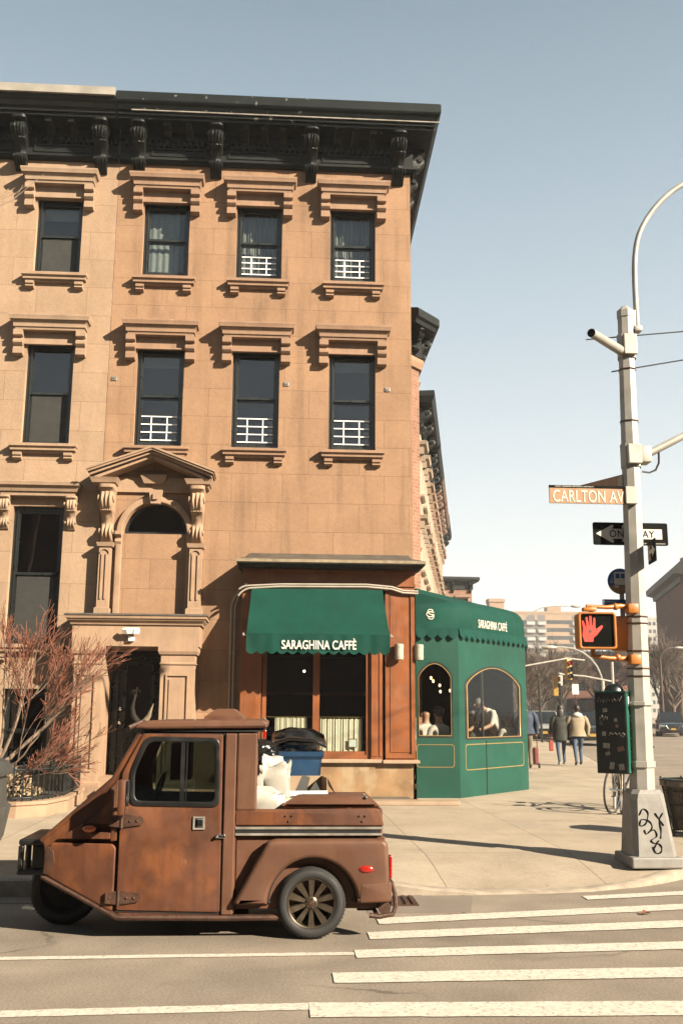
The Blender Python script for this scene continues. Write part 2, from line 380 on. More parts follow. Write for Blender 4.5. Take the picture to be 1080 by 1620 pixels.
m_letter=M('cream_lettering',(.50,.47,.40),.6,var=.04)
m_wood=M('varnished_wood',(.38,.125,.04),.4,var=.25,vs=3,streak=.5,coat=.3)
m_onyx=M('travertine_base',(.47,.28,.13),.5,var=.3,vs=2.2,col2=(.58,.42,.24),thr=(3,.48,.62),streak=.3)
m_sill=M('pale_stone_sill',(.56,.40,.26),.7)
m_copper=M('weathered_canopy_roof',(.12,.10,.075),.6,var=.3,vs=5,bump=.2)
m_canopyedge=M('canopy_edge',(.42,.33,.2),.6,var=.3,vs=9)
m_pipe=M('painted_conduit',(.62,.55,.45),.45,var=.15)
m_lamp=M('alabaster_lamp',(.72,.64,.5),.35,var=.05)
m_door=M('dark_green_door',(.012,.022,.02),.3,var=.2)
m_chrome=M('chrome',(.75,.74,.70),.15,metal=1,var=.05)
m_rust=M('rusty_brown_paint',(.160,.056,.024),.58,spec=.3,var=.34,vs=4.2,col2=(.27,.092,.030),thr=(3.4,.50,.64),bump=.14,bs=28,streak=.7)
m_rust2=M('faded_brown_paint',(.205,.092,.050),.6,spec=.3,var=.22,vs=3,bump=.1,bs=35,streak=.4,col2=(.15,.055,.025),thr=(3,.52,.66))
m_iron=M('rusty_iron',(.11,.05,.028),.55,metal=.3,var=.35,vs=14,bump=.3,bs=60)
m_black=M('black_plastic',(.012,.012,.012),.4,var=.2)
m_rubber=M('tyre_rubber',(.022,.021,.02),.75,var=.2,bump=.1)
m_rim=M('bronze_alloy',(.19,.15,.105),.35,metal=.7,var=.2,vs=9)
m_void=M('underbody',(.006,.006,.006),.9)  # near-black; also painted shade in the door gap and on the front rim
m_red=M('red_lens',(.55,.02,.012),.2,coat=.5,var=.05)
m_orange=M('orange_lens',(.75,.16,.02),.2,coat=.5,var=.05)
m_steel=M('galvanised_steel',(.62,.59,.52),.5,metal=.15,var=.14,vs=5,bump=.1,bs=20,streak=.25)
m_cast=M('cast_iron_base',(.37,.355,.32),.6,var=.16,vs=5,bump=.2,bs=30,streak=.3)
m_pole_iron=M('painted_iron',(.02,.026,.026),.45)
m_amber=M('amber_signal_paint',(.66,.225,.022),.45,var=.1,vs=6)
m_lens=M('signal_face',(.012,.014,.012),.15,var=.1)
m_hand=M('lit_red_hand',(.6,.04,.02),.5,emit=(1,.07,.04),estr=.20,var=.05)
m_signbrown=M('faded_brown_sign',(.55,.30,.14),.5,var=.12,vs=9)
m_signwhite=M('sign_white',(.42,.40,.34),.5,var=.06)
m_signblack=M('sign_black',(.010,.011,.010),.7,spec=.05)
m_signblue=M('sign_blue',(.03,.14,.42),.45)
m_cabinet=M('shaded_cabinet_green',(.005,.012,.010),.4,var=.3)  # cabinet green darkened for the front that turns from the sun
m_cabside=M('lit_cabinet_green',(.015,.16,.10),.45,var=.15)  # lighter copy of the cabinet green for its sunlit side and rim
m_skin=M('skin',(.52,.30,.20),.55,var=.05); m_hair=M('dark_hair',(.02,.014,.01),.6); m_grey=M('grey_hair',(.25,.24,.22),.7)
m_jeans=M('blue_denim',(.07,.12,.20),.85,var=.15,vs=9); m_jacketB=M('beige_jacket',(.45,.36,.23),.85,var=.1)
m_olive=M('olive_coat',(.03,.035,.022),.85); m_navy=M('navy_coat',(.025,.05,.10),.8); m_tan=M('khaki_cloth',(.30,.24,.17),.85)
m_shirt=M('white_cloth',(.78,.76,.72),.8,var=.04); m_shoe=M('black_shoe',(.015,.015,.015),.5); m_wshoe=M('white_shoe',(.7,.7,.68),.5)
m_bark=M('pale_bark',(.34,.24,.17),.85,var=.25,vs=20); m_twig=M('red_twig',(.40,.15,.085),.75,var=.3,vs=9)
m_far_bark=M('brown_bark',(.17,.12,.085),.9,var=.2)
m_blue=M('blue_plastic',(.012,.07,.17),.4,var=.1); m_bagblack=M('black_bag',(.012,.012,.013),.18,var=.2,bump=.4,bs=12)
m_bagwhite=M('white_bag',(.27,.26,.225),.45,var=.05,vs=8,bump=.4,bs=10); m_card=M('cardboard',(.50,.36,.22),.8,var=.1)
m_yellow=M('pale_yellow_bag',(.29,.30,.17),.5,var=.06,bump=.4,bs=10); m_greybin=M('grey_bin_plastic',(.075,.08,.075),.45,var=.15,bump=.1)
m_brick=masonry('red_brick',(.42,.20,.125),.21,.072,.010,(.42,.30,.22),axis='XY',var=.18,patch=.1,bump=.2)
m_lime=M('limestone',(.56,.43,.31),.85,var=.12,vs=1.2,streak=.2); m_tanst=M('tan_stone',(.50,.34,.23),.85,var=.1,vs=1.2,streak=.2)
m_rbrick=masonry('dark_red_brick',(.22,.085,.055),.3,.1,.012,(.2,.12,.09),axis='XY',var=.2,patch=.15)
m_paneD=M('dark_pane',(.02,.026,.03),.08,var=.2,spec=.8)
# ------------------------------------------------------------------ ground
m_asph=M('asphalt',(.415,.35,.275),.92,var=.10,vs=1.3,bump=.35,bs=220,spec=.2)
m_conc=masonry('concrete_pavement',(.62,.52,.385),1.55,1.55,.008,(.36,.29,.21),axis='PLAN',var=.05,z0=0,offs=.0,patch=.10,bump=.15,stain=.0)
m_kerb=M('kerb_stone',(.50,.42,.32),.85,var=.25,vs=6,bump=.3)
m_mark=M('road_marking_paint',(.37,.34,.285),.8,var=.10,vs=14,bump=.3,bs=200,col2=(.20,.18,.15),thr=(38,.54,.66))
wear(m_asph,'asphalt'); wear(m_conc,'concrete')
g=part('ground',MB().box(-900,900,-300,1200,-.5,0),m_asph); tag(g,kind='structure')
sv=(.225,.974)
kerb=[(-90,9.3),(-20,9.3),(-6,9.3),(-3,9.3),(-1,9.3),(0,9.3),(.5,9.3),(.9,9.28),(1.4,9.25),(1.9,9.26),(2.4,9.3),(2.9,9.4),(3.4,9.62),(4.0,10.05),(4.6,10.8),(5.2,12.0),(5.75,13.6),(6.25,15.4),(6.7,17.1),(7.15,19.3),(8.25,24.3),(9.4,29.3),(10.6,34.6)]
for k in range(1,8): kerb.append((10.6+sv[0]*k*9,34.6+sv[1]*k*9))
_k=[]
for i in range(len(kerb)-1):
    (xa,ya),(xb,yb)=kerb[i],kerb[i+1]; m=max(1,int(math.hypot(xb-xa,yb-ya)/.3)) if -1.5<xa<7.5 else 1
    p0=Vector(kerb[max(i-1,0)]);p1=Vector(kerb[i]);p2=Vector(kerb[i+1]);p3=Vector(kerb[min(i+2,len(kerb)-1)])
    for k in range(m):
        t=k/m
        if m>1: q=.5*((2*p1)+(p2-p0)*t+(2*p0-5*p1+4*p2-p3)*t*t+(3*p1-p0-3*p2+p3)*t**3) if abs(xa)<4.7 and xa>.4 else p1.lerp(p2,t)
        else: q=p1
        _k.append((q.x,q.y))
kerb=_k+[kerb[-1]]
def hk(x,y):
    ss=lambda a,b,v:(lambda t:t*t*(3-2*t))(max(0,min(1,(v-a)/(b-a))))
    if y>13: return .13
    return .14-.12*ss(.5,1.9,x)+.11*ss(3.0,4.6,x)
mb=MB(); rings=[]
n=len(kerb)
core=[]
for i,(x,y) in enumerate(kerb):
    if x<=3.4: core.append((min(x,1.4),16.0))
    elif y<19: core.append((1.6+.2*(y-9),16+.6*max(0,y-12)))
    else: core.append((x-4.5,y+1.0))
def inner(i,d):
    a=Vector(kerb[max(i-1,0)]);b=Vector(kerb[min(i+1,n-1)]);t=(b-a).normalized(); return (kerb[i][0]-t.y*d,kerb[i][1]+t.x*d)
top=[]
for i in range(n):
    x,y=kerb[i];h=hk(x,y)
    a=inner(i,.15);b=inner(i,.16);c=inner(i,1.5)
    top.append([(x,y,-.02),(x,y,h-.015),(*inner(i,.02),h),(*a,h),(*b,h),(*inner(i,.55),h+(.15-h)*.35),(*inner(i,1.0),h+(.15-h)*.75),(*c,.15),(*core[i],.15)])
far=[(p[0]-30,p[1]+.0) if p[1]>17 else (p[0],30) for p in core]
for i in range(n): top[i].append((core[i][0]-(14 if core[i][1]>16.5 else 0),core[i][1]+(14 if core[i][1]<=16.5 else 2),.15))
vs=[p for t in top for p in t]; L=10
fk=[];fs=[]
for i in range(n-1):
    for k in range(L-1):
        q=(i*L+k,(i+1)*L+k,(i+1)*L+k+1,i*L+k+1)
        (fk if k<3 else fs).append(q)
s_=part('pavement',MB().add(vs,fs),m_conc,smooth=True,angle=60); tag(s_,kind='structure')
k_=part('kerb',MB().add(vs,fk),m_kerb,smooth=True,angle=50); tag(k_,kind='structure')
# far side pavement and the block beyond
far_p=part('far_pavement',MB().prism_z([(26.0,60),(60,60),(60,58),(25.5,58)][::-1],0,.14).prism_z([(39,100),(90,92),(120,150),(70,220),(56,180)],0,.14).prism_z([(-80,80),(23.5,88),(24,92),(50,200),(-80,200)],0,.16),m_conc); tag(far_p,kind='structure')
def bar(name,pts,w,z,mat):   # straight painted band through points, width w in y
    mb=MB(); rnd=random.Random(int(w*1000)+len(pts)); P=[]
    for i in range(len(pts)-1):
        (x0,y0),(x1,y1)=pts[i],pts[i+1]; m=max(2,int(abs(x1-x0)/.08))
        for k in range(m+(1 if i==len(pts)-2 else 0)): P.append((x0+(x1-x0)*k/m,y0+(y1-y0)*k/m))
    vs=[]
    for x,y in P:
        vs+=[(x,y-w/2+rnd.uniform(-.005,.005),z),(x,y+w/2+rnd.uniform(-.005,.005),z)]
    mb.add(vs,[(2*i,2*i+2,2*i+3,2*i+1) for i in range(len(P)-1)])
    o=part(name,mb,mat); tag(o,kind='structure'); return o
for pts,w in [([(2.72,9.07),(3.7,9.29),(9,10.4)],.17),([(.80,8.14),(3.43,8.65),(9,9.6)],.225),([(.684,7.636),(3.15,7.974),(9,8.7)],.235),([(.546,7.088),(2.87,7.267),(9,7.7)],.22),([(.365,6.485),(2.57,6.54),(9,6.7)],.24),([(.20,5.83),(2.26,5.782),(9,5.7)],.27),([(0.1,5.05),(9,4.95)],.28)]:
    bar('crosswalk_marking',pts,w,.006,m_mark)
bar('lane_marking',[(-20,6.6),(-1.78,7.048),(.539,7.106)],.085,.004,m_mark)
bar('lane_marking',[(-20,5.0),(-1.45,5.824),(.257,5.908)],.125,.004,m_mark)
# darker asphalt patches, manhole-like grate by the kerb
m_patch=M('asphalt_patch',(.31,.255,.20),.95,var=.12,vs=2,bump=.4,bs=180)
pt=part('asphalt_patch',MB().prism_z([(.75,8.45),(1.6,8.5),(1.75,9.2),(.8,9.24)],.001,.003),m_patch); tag(pt,kind='structure')
pt=part('gutter_strip',MB().prism_z([(-30,8.95),(.7,8.95),(1.3,8.98),(1.3,9.25),(-30,9.3)],.001,.004),m_patch); tag(pt,kind='structure')
dg=thing('drain_grate','rusty cast iron drain grate in the gutter behind the truck','drain grate',(.95,8.95,.0))
gm=MB().box(-.30,.26,-.2,.22,.004,.010)
for k in range(9): gm.box(-.27+k*.06,-.24+k*.06,-.17,.19,.010,.022)
part('grate',gm,m_iron,dg,world=False)
cl=part('cellar_door',MB().box(.9,2.22,16.6,17.30,.15,.19),M('cellar_plate',(.16,.145,.12),.6,var=.2)); tag(cl,'grey steel cellar door plate set in the pavement under the shop window','cellar door')
st=part('doorstep',MB().rbox(.95,2.9,16.15,16.58,.15,.21,.01),m_sill); tag(st,'worn low stone slab in front of the shopfront base','stone slab')

# ------------------------------------------------------------------ ornament builders
def scroll(mb,xc,w,zt,h,yw,dt,ridges=4,xf=None,twin=True):
    """carved console bracket: big scroll above, small one below, leaf ridges down the face"""
    nu,nv=16,34
    def prof(t):
        if t<.07: return 1.0
        if t<.11: return .86
        if t<.40: return .80+.16*math.sin(math.pi*(t-.11)/.29)
        if t<.46: return .70
        if t<.66: return .62-.34*math.sin(math.pi*.5*(t-.46)/.20)
        if t<.92: return .28+.24*math.sin(math.pi*(t-.66)/.26)
        return .28-.2*(t-.92)/.08
    def fn(u,v):
        t=v; d=prof(t)*dt; k=(1.0 if t<.1 else .86 if t<.46 else .74)
        x=xc+(u-.5)*w*k
        if .11<t<.40: d+= .055*dt*math.cos(ridges*2*math.pi*(u-.5)+ (t-.11)*4*(1 if u>.5 else -1))*math.sin(math.pi*(t-.11)/.29)**.5
        if .66<t<.92: d+= .06*dt*math.cos(ridges*2*math.pi*(u-.5))*math.sin(math.pi*(t-.66)/.26)**.5
        if .40<=t<.46: d+=.05*dt*abs(math.sin(u*math.pi*6))
        if .5<t<.66: d+=.04*dt*math.cos((u-.5)*math.pi*2)
        d*= 1-.10*abs(2*u-1)**4
        return (x,yw-d,zt-h*t)
    vs=[fn(i/nu,j/nv) for j in range(nv+1) for i in range(nu+1)]
    fs=[(j*(nu+1)+i,j*(nu+1)+i+1,(j+1)*(nu+1)+i+1,(j+1)*(nu+1)+i) for j in range(nv) for i in range(nu)]
    n=len(vs)
    for j in range(nv+1):
        vs.append((vs[j*(nu+1)][0],yw,zt-h*j/nv)); vs.append((vs[j*(nu+1)+nu][0],yw,zt-h*j/nv))
    for j in range(nv):
        fs.append((j*(nu+1),(j+1)*(nu+1),n+2*j+2,n+2*j)); fs.append((j*(nu+1)+nu,n+2*j+1,n+2*j+3,(j+1)*(nu+1)+nu))
    fs.append(tuple(range(nu+1))[::-1]+(n,n+1)); fs.append(tuple(nv*(nu+1)+i for i in range(nu+1))+(n+2*nv+1,n+2*nv))
    mb.add(vs,fs)
    # side volutes
    for sx in (-1,1):
        mb.lathe([(0,0),(.5*dt*.32,0),(.5*dt*.32,.02),(0,.03)],(xc+sx*w*.43-(0 if sx>0 else .03),yw-dt*.72,zt-h*.24),'X',14)
        mb.lathe([(0,0),(dt*.13,0),(dt*.13,.02),(0,.03)],(xc+sx*w*.37-(0 if sx>0 else .03),yw-dt*.34,zt-h*.78),'X',12)
    return mb
def hood(parent,xc,hw,zt,yw,mat,s=1.0,p=.31,name='window_hood'):
    mb=MB(); s=s
    lay=[(-.27,p-.12,-.11),(-.22,p-.11,-.10),(-.219,p-.09,-.08),(-.16,p-.085,-.075),(-.10,p-.05,-.04),(-.099,p-.02,-.02),(-.06,p-.01,-.01),(-.03,p,0),(0,p,0),(.012,p-.03,-.03)]
    mb.rectloft(xc-hw,xc+hw,yw,[(zt+z*s,pp,g) for z,pp,g in lay])
    # panel between the brackets, with a small lower moulding
    mb.box(xc-hw+.2,xc+hw-.2,yw-.05,yw,zt-.47*s,zt-.27*s); mb.box(xc-hw+.2,xc+hw-.2,yw-.075,yw,zt-.505*s,zt-.472*s)
    o=part(name,mb,mat,parent)
    pr=[(0,0),(-.20,0),(-.20,-.10),(-.185,-.115),(-.13,-.125),(-.125,-.15),(-.15,-.17),(-.185,-.20),(-.185,-.245),(-.15,-.28),(-.12,-.30),(-.12,-.33),(-.145,-.345),(-.145,-.44),(-.10,-.46),(0,-.46)]
    for sx in (-1,1):
        x=xc+sx*(hw-.165)
        part('hood_bracket',MB().prism_x([(yw+y,zt-.27*s+z*s) for y,z in pr],x-.085,x+.085),mat,o)
    return o
def sill(parent,xc,hw,zt,yw,mat):
    mb=MB().rectloft(xc-hw,xc+hw,yw,[(zt-.16,.07,-.07),(zt-.12,.075,-.065),(zt-.119,.12,-.025),(zt-.07,.125,-.02),(zt-.05,.165,0),(zt,.165,0),(zt+.012,.10,-.02)])
    o=part('window_sill',mb,mat,parent)
    for sx in (-1,1):
        x=xc+sx*(hw-.15)
        part('sill_bracket',MB().prism_x([(yw,zt-.16),(yw-.12,zt-.16),(yw-.12,zt-.21),(yw-.09,zt-.23),(yw-.10,zt-.26),(yw-.07,zt-.285),(yw,zt-.29)],x-.075,x+.075),mat,o)
    return o
def window(parent,x0,x1,z0,z1,yw,kind='plain',guard=False,screen=False,label=None,split=.5):
    """sash window set back in its opening"""
    y=yw+.13; f=.06
    mb=MB().prism_y([(x0,z0),(x1,z0),(x1,z1),(x0,z1)],y+.09,y+.10) if False else MB()
    mb.box(x0,x0+f,y,y+.12,z0,z1).box(x1-f,x1,y,y+.12,z0,z1).box(x0+f,x1-f,y,y+.12,z1-f,z1).box(x0+f,x1-f,y,y+.12,z0,z0+f)
    mb.box(x0+f,x0+f+.02,y-.025,y,z0+f,z1-f)
    fr=part('window',mb,m_frame,parent,label=label)
    zm=z0+(z1-z0)*split; a0,a1=x0+f,x1-f; sw=.045
    up=MB().box(a0,a0+sw,y+.02,y+.055,zm,z1-f).box(a1-sw,a1,y+.02,y+.055,zm,z1-f).box(a0+sw,a1-sw,y+.02,y+.055,z1-f-.055,z1-f).box(a0+sw,a1-sw,y+.015,y+.058,zm,zm+.045)
    lo=MB().box(a0,a0+sw,y+.06,y+.095,z0+f,zm).box(a1-sw,a1,y+.06,y+.095,z0+f,zm).box(a0+sw,a1-sw,y+.06,y+.095,z0+f,z0+f+.08).box(a0+sw,a1-sw,y+.06,y+.10,zm-.04,zm)
    part('upper_sash',up,m_frame,fr); part('lower_sash',lo,m_frame,fr)
    part('pane',MB().box(a0+sw,a1-sw,y+.035,y+.041,zm+.045,z1-f-.055),m_glass,fr); part('pane',MB().box(a0+sw,a1-sw,y+.075,y+.081,z0+f+.08,zm-.04),m_glass,fr)
    if screen: part('insect_screen',MB().box(a0+sw,a1-sw,y+.05,y+.053,z0+f,zm),m_screen,fr)
    if guard:
        gx=a1-sw; g0=a0+sw; zt=z0+f+.08+ (zm-z0)*.48; gm=MB()
        for k in range(4):
            z=z0+f+.09+(zt-z0-f-.09)*k/3; gm.box(g0,gx,y+.040,y+.050,z-.010,z+.010)
        for q in (.28,.72): gm.box(g0+(gx-g0)*q-.010,g0+(gx-g0)*q+.010,y+.051,y+.061,z0+f+.07,zt+.01)
        part('window_guard',gm,m_white,fr)
    if kind=='curtain':
        def cf(u,v): return (a0+(a1-a0)*u, y+.24+.022*math.sin(u*38+math.sin(u*9)*2)+.01*math.sin(u*91), z0+(z1-z0)*v)
        part('curtain',MB().grid(cf,70,4),m_curtain,fr,smooth=True)
    if kind=='lace':
        def cf(u,v): return (a0+(a1-a0)*(u*.78), y+.20+.01*math.sin(u*30), z0+(z1-z0)*v)
        part('curtain',MB().grid(cf,40,4),m_lace,fr,smooth=True)
    if kind=='blind': part('roller_blind',MB().box(a0,a1,y+.16,y+.165,z1-.34,z1),m_curtain,fr)
    return fr
def rect(x0,x1,z0,z1): return [(x0,z0),(x1,z0),(x1,z1),(x0,z1)]

# ------------------------------------------------------------------ corner brownstone
W=17.7
B=thing('corner_building','tan brownstone corner building with black cornice, blind arched doorway and wood shopfront','building',(-.4,W+.3,.15))
cols=[1.27,-.53,-2.30]; hwid=.435
W3=(9.68,11.19); W2=(6.34,8.27)
holes=[rect(c-hwid,c+hwid,*zz) for c in cols for zz in (W3,W2)]
arch=[(-2.83,4.70)]+arc(-2.26,4.70,.57,180,0,20)[1:-1]+[(-1.69,4.70)]
holes+= [arch[::-1], rect(-2.95,-2.02,.16,2.66), rect(-.3,1.6,.75,3.6)]
part('wall',plate([rect(-3.247,2.385,.1,12.95)]+holes,W,W+.25,m_stone),m_stone,B)
# body of the building behind the front wall
part('side_wall',MB().box(2.05,2.38,W+.253,26.6,.1,12.9).box(-3.2,2.04,26.3,26.6,.1,12.9).box(-3.2,2.38,W+.253,26.6,12.902,12.98),m_brick,B)
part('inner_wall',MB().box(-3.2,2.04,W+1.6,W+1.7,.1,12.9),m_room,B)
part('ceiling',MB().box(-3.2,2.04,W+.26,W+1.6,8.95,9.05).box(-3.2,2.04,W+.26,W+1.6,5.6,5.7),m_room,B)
for i,c in enumerate(cols):
    hood(B,c,.705,11.64,W,m_trim); hood(B,c,.71,8.68,W,m_trim)
    sill(B,c,.59,9.60,W,m_trim); sill(B,c,.59,6.30,W,m_trim)
    window(B,c-hwid,c+hwid,*W3,W,kind='lace' if i==2 else 'curtain',guard=i<2,label='window with patterned lace curtain' if i==2 else 'window with pleated curtain and white guard bars')
    window(B,c-hwid,c+hwid,*W2,W,kind=('blind','plain','blind')[i],guard=True,label='dark window with white guard bars')
# small square wall ties
for x,z in [(-3.13,7.60),(-.02+.06,7.58),(1.93,7.52)]:
    part('wall_tie',MB().rbox(x-.05,x+.05,W-.02,W+.01,z-.04,z+.04,.008).box(x-.02,x+.02,W-.032,W-.02,z-.012,z+.012),m_leadtrim,B)
# cornice
def cornice(par,x0,x1,brs,side,mfascia,strip=True,yback=26.6,seed=1):
    path=[(x0,W),(x1,W)]+([(x1+.22,yback)] if side else [])
    cr=part('cornice',MB().sweep(path,[(0,12.62),(.52,12.60),(.52,12.66),(.57,12.66),(.58,12.71),(.63,12.73),(.68,12.80),(.72,12.83),(.74,12.86),(.74,13.02),(.70,13.06),(0,13.12)],segd=[1,.72] if side else None),mfascia,par,smooth=False)
    fz=part('frieze',MB().sweep(path,[(0,11.98),(.055,11.98),(.055,12.61),(0,12.61)]),m_dark,cr)
    part('architrave',MB().sweep(path,[(0,11.95),(.07,11.95),(.09,11.99),(.13,12.0),(.13,12.05),(0,12.07)]),m_dark,cr)
    if strip: part('cornice_trim',MB().box(x0+.28,x1+.50,W-.66,W-.64,12.690,12.712),m_leadtrim,cr)
    # dentils and small modillions
    dm=MB(); mo=MB(); pn=MB()
    xs=x0+.1
    while xs<x1-.05: dm.box(xs,xs+.055,W-.13,W-.054,12.30,12.40); xs+=.11
    dm.box(x0,x1,W-.12,W-.054,12.402,12.43)
    for i in range(len(brs)-1):
        a,b=brs[i],brs[i+1]
        for q in (.30,.5,.70) if b-a>1.6 else (.36,.64):
            xm=a+(b-a)*q; mo.prism_x([(W-.05,12.60),(W-.46,12.60),(W-.46,12.52),(W-.30,12.50),(W-.22,12.44),(W-.12,12.42),(W-.05,12.41)],xm-.06,xm+.06); part('modillion',mo,m_dark,cr); mo=MB()
        for zz in ((12.10,12.24),):
            pn.box(a+.22,b-.22,W-.085,W-.054,zz[0],zz[0]+.03).box(a+.22,b-.22,W-.085,W-.054,zz[1],zz[1]+.03)
            pn.box(a+.22,a+.25,W-.085,W-.054,zz[0]+.03,zz[1]).box(b-.25,b-.22,W-.085,W-.054,zz[0]+.03,zz[1])
    part('dentils',dm,m_dark,cr); part('frieze_panels',pn,m_dark,cr)
    for b in brs:
        part('cornice_bracket',scroll(MB(),b,.28,12.60,.90,W,.54),m_dark,cr,smooth=True,angle=55)
    if side:
        for yy in (18.0,19.6,21.3,23,24.7,26.3):
            q=MB(); q.xf=Matrix.Translation((x1,yy,0))@Matrix.Rotation(math.pi/2,4,'Z'); scroll(q,0,.27,12.60,.88,0,.33)
            part('cornice_bracket',q,m_dark,cr,smooth=True,angle=55)
    return cr
cornice(B,-3.245,2.385,[-2.86,-1.39,.44,2.14],True,m_fascia)
tb=MB().rectloft(2.02,2.385,W+1.2,[(11.2,.0,.02),(11.25,.0,.08),(11.45,.0,.10),(11.5,.0,.14),(11.55,.0,.14)]); part('side_hood',tb,m_trim,B)
# brick bay with its own black cornice on the side wall
bayp=[(2.386,19.15),(2.80,19.62),(2.80,22.6),(2.386,23.0)]
BY=part('side_bay',MB().prism_z(bayp,.15,9.4),m_brick,B)
part('bay_cornice',MB().sweep(bayp,[(0,8.85),(.06,8.85),(.06,9.35),(.34,9.4),(.36,9.48),(.42,9.52),(.42,9.66),(.40,9.7),(0,9.8)]),m_dark,BY)
part('bay_hood',MB().sweep(bayp,[(0,8.6),(.06,8.6),(.10,8.72),(.10,8.8),(0,8.82)]),m_trim,BY)
for z in (8.55,6.9,4.95): part('bay_hood',MB().rectloft(2.60,2.88,20.3,[(z-.16,.0,-.02),(z-.08,.06,.02),(z,.08,.05)]),m_trim,BY)
for k in range(4):
    q=MB(); q.xf=Matrix.Translation((2.80,19.8+k*.8,0))@Matrix.Rotation(math.pi/2,4,'Z'); scroll(q,0,.14,9.38,.55,0,.30); part('bay_bracket',q,m_dark,BY,smooth=True,angle=55)
q=MB(); q.xf=Matrix.Translation((2.62,19.41,0))@Matrix.Rotation(math.atan2(.47,.414),4,'Z'); scroll(q,0,.14,9.38,.55,0,.30); part('bay_bracket',q,m_dark,BY,smooth=True,angle=55)
# blind doorway surround and pediment
P=part('portico',MB().rectloft(-3.50,-1.36,W,[(2.66,.60,0),(3.02,.60,0),(3.021,.63,.03),(3.05,.64,.04),(3.09,.69,.08),(3.12,.70,.09),(3.121,.72,.11),(3.17,.73,.12)]),m_port,B)
part('lead_flashing',MB().rectloft(-3.50,-1.36,W,[(3.172,.745,.135),(3.20,.735,.125),(3.215,.60,.0)]),m_copper,P)
for a,b in ((-3.46,-2.955),(-2.015,-1.41)):
    mb=MB().rectloft(a+.02,b-.02,W,[(.15,.63,.04),(.42,.63,.04),(.44,.59,.0),(2.36,.58,0),(2.361,.60,.02),(2.38,.60,.02),(2.40,.58,0),(2.52,.58,0),(2.53,.61,.03),(2.58,.63,.05),(2.659,.63,.05)])
    cx=(a+b)/2; hw_=(b-a)/2-.11; yf=W-.59
    mb.box(cx-hw_,cx-hw_+.025,yf-.022,yf+.02,.6,2.2).box(cx+hw_-.025,cx+hw_,yf-.022,yf+.02,.6,2.2).box(cx-hw_+.025,cx+hw_-.025,yf-.022,yf+.02,.6,.63).box(cx-hw_+.025,cx+hw_-.025,yf-.022,yf+.02,2.17,2.2)
    mb.box(cx-hw_+.06,cx+hw_-.06,yf-.012,yf+.02,.69,2.11)
    part('pilaster',mb,m_port,P)
part('portico_reveal',MB().box(-3.0,-2.957,W-.55,W+.5,.15,2.655).box(-2.012,-1.97,W-.55,W+.5,.15,2.655).box(-2.955,-2.013,W-.54,W+.5,2.640,2.658),m_port,P)
part('step',MB().box(-2.953,-2.02,W-.75,W+.4,.15,.32).box(-2.953,-2.02,W-.40,W+.4,.322,.50),m_port,P)
D=part('door',MB().box(-2.95,-2.02,W+.42,W+.47,.5,2.64).box(-2.95,-2.83,W+.36,W+.42,.5,2.64).box(-2.14,-2.02,W+.36,W+.42,.5,2.64).box(-2.83,-2.14,W+.36,W+.42,2.52,2.64),m_door,B)
dm=MB()
def frame(mb,x0,x1,z0,z1,t,y0,y1): mb.box(x0,x0+t,y0,y1,z0,z1).box(x1-t,x1,y0,y1,z0,z1).box(x0+t,x1-t,y0,y1,z0,z0+t).box(x0+t,x1-t,y0,y1,z1-t,z1)
frame(dm,-2.73,-2.24,1.25,2.42,.035,W+.39,W+.42); frame(dm,-2.76,-2.21,1.22,2.45,.022,W+.40,W+.42); frame(dm,-2.74,-2.23,.62,1.08,.03,W+.40,W+.42)
part('door_panel_moulding',dm,M('door_moulding',(.06,.085,.075),.3),D); part('door_pane',MB().box(-2.695,-2.275,W+.405,W+.412,1.285,2.385),m_paneD,D)
for z in (1.62,1.38): part('door_knob',MB().lathe([(0,-.09),(.028,-.085),(.034,-.06),(.02,-.04),(.012,-.03),(.03,-.012),(.034,0)],(-2.78,W+.42,z),'Y',14),m_chrome,D,smooth=True)
part('scroll_ornament',MB().tube([(-2.53,W+.37,1.80),(-2.5,W+.37,2.0)],.012,6).tube([(-2.50+.06*math.cos(t/3),W+.37,1.90+.05*math.sin(t/3)) for t in range(0,16)],.012,6).tube([(-2.55-.05*math.cos(t/3),W+.37,1.90+.05*math.sin(t/3)) for t in range(0,16)],.012,6),m_leadtrim,D)
# floodlight above the door
F=thing('floodlight','white twin floodlight mounted above the dark front door','floodlight',(-2.50,W-.62,2.80))
fl=MB().rbox(-.05,.05,-.05,.02,-.06,.03,.01); part('junction_box',fl,m_white,F,world=False)
for sx in (-1,0,1): 
    q=MB(); q.xf=Matrix.Translation((sx*.085,-.1,.11))@Matrix.Rotation(sx*.35,4,'Z')@Matrix.Rotation(.45,4,'X'); q.rbox(-.055,.055,-.03,.03,-.05,.05,.012).rbox(-.045,.045,-.04,-.028,-.04,.04,.004)
    part('lamp_head',q,m_white,F,world=False)
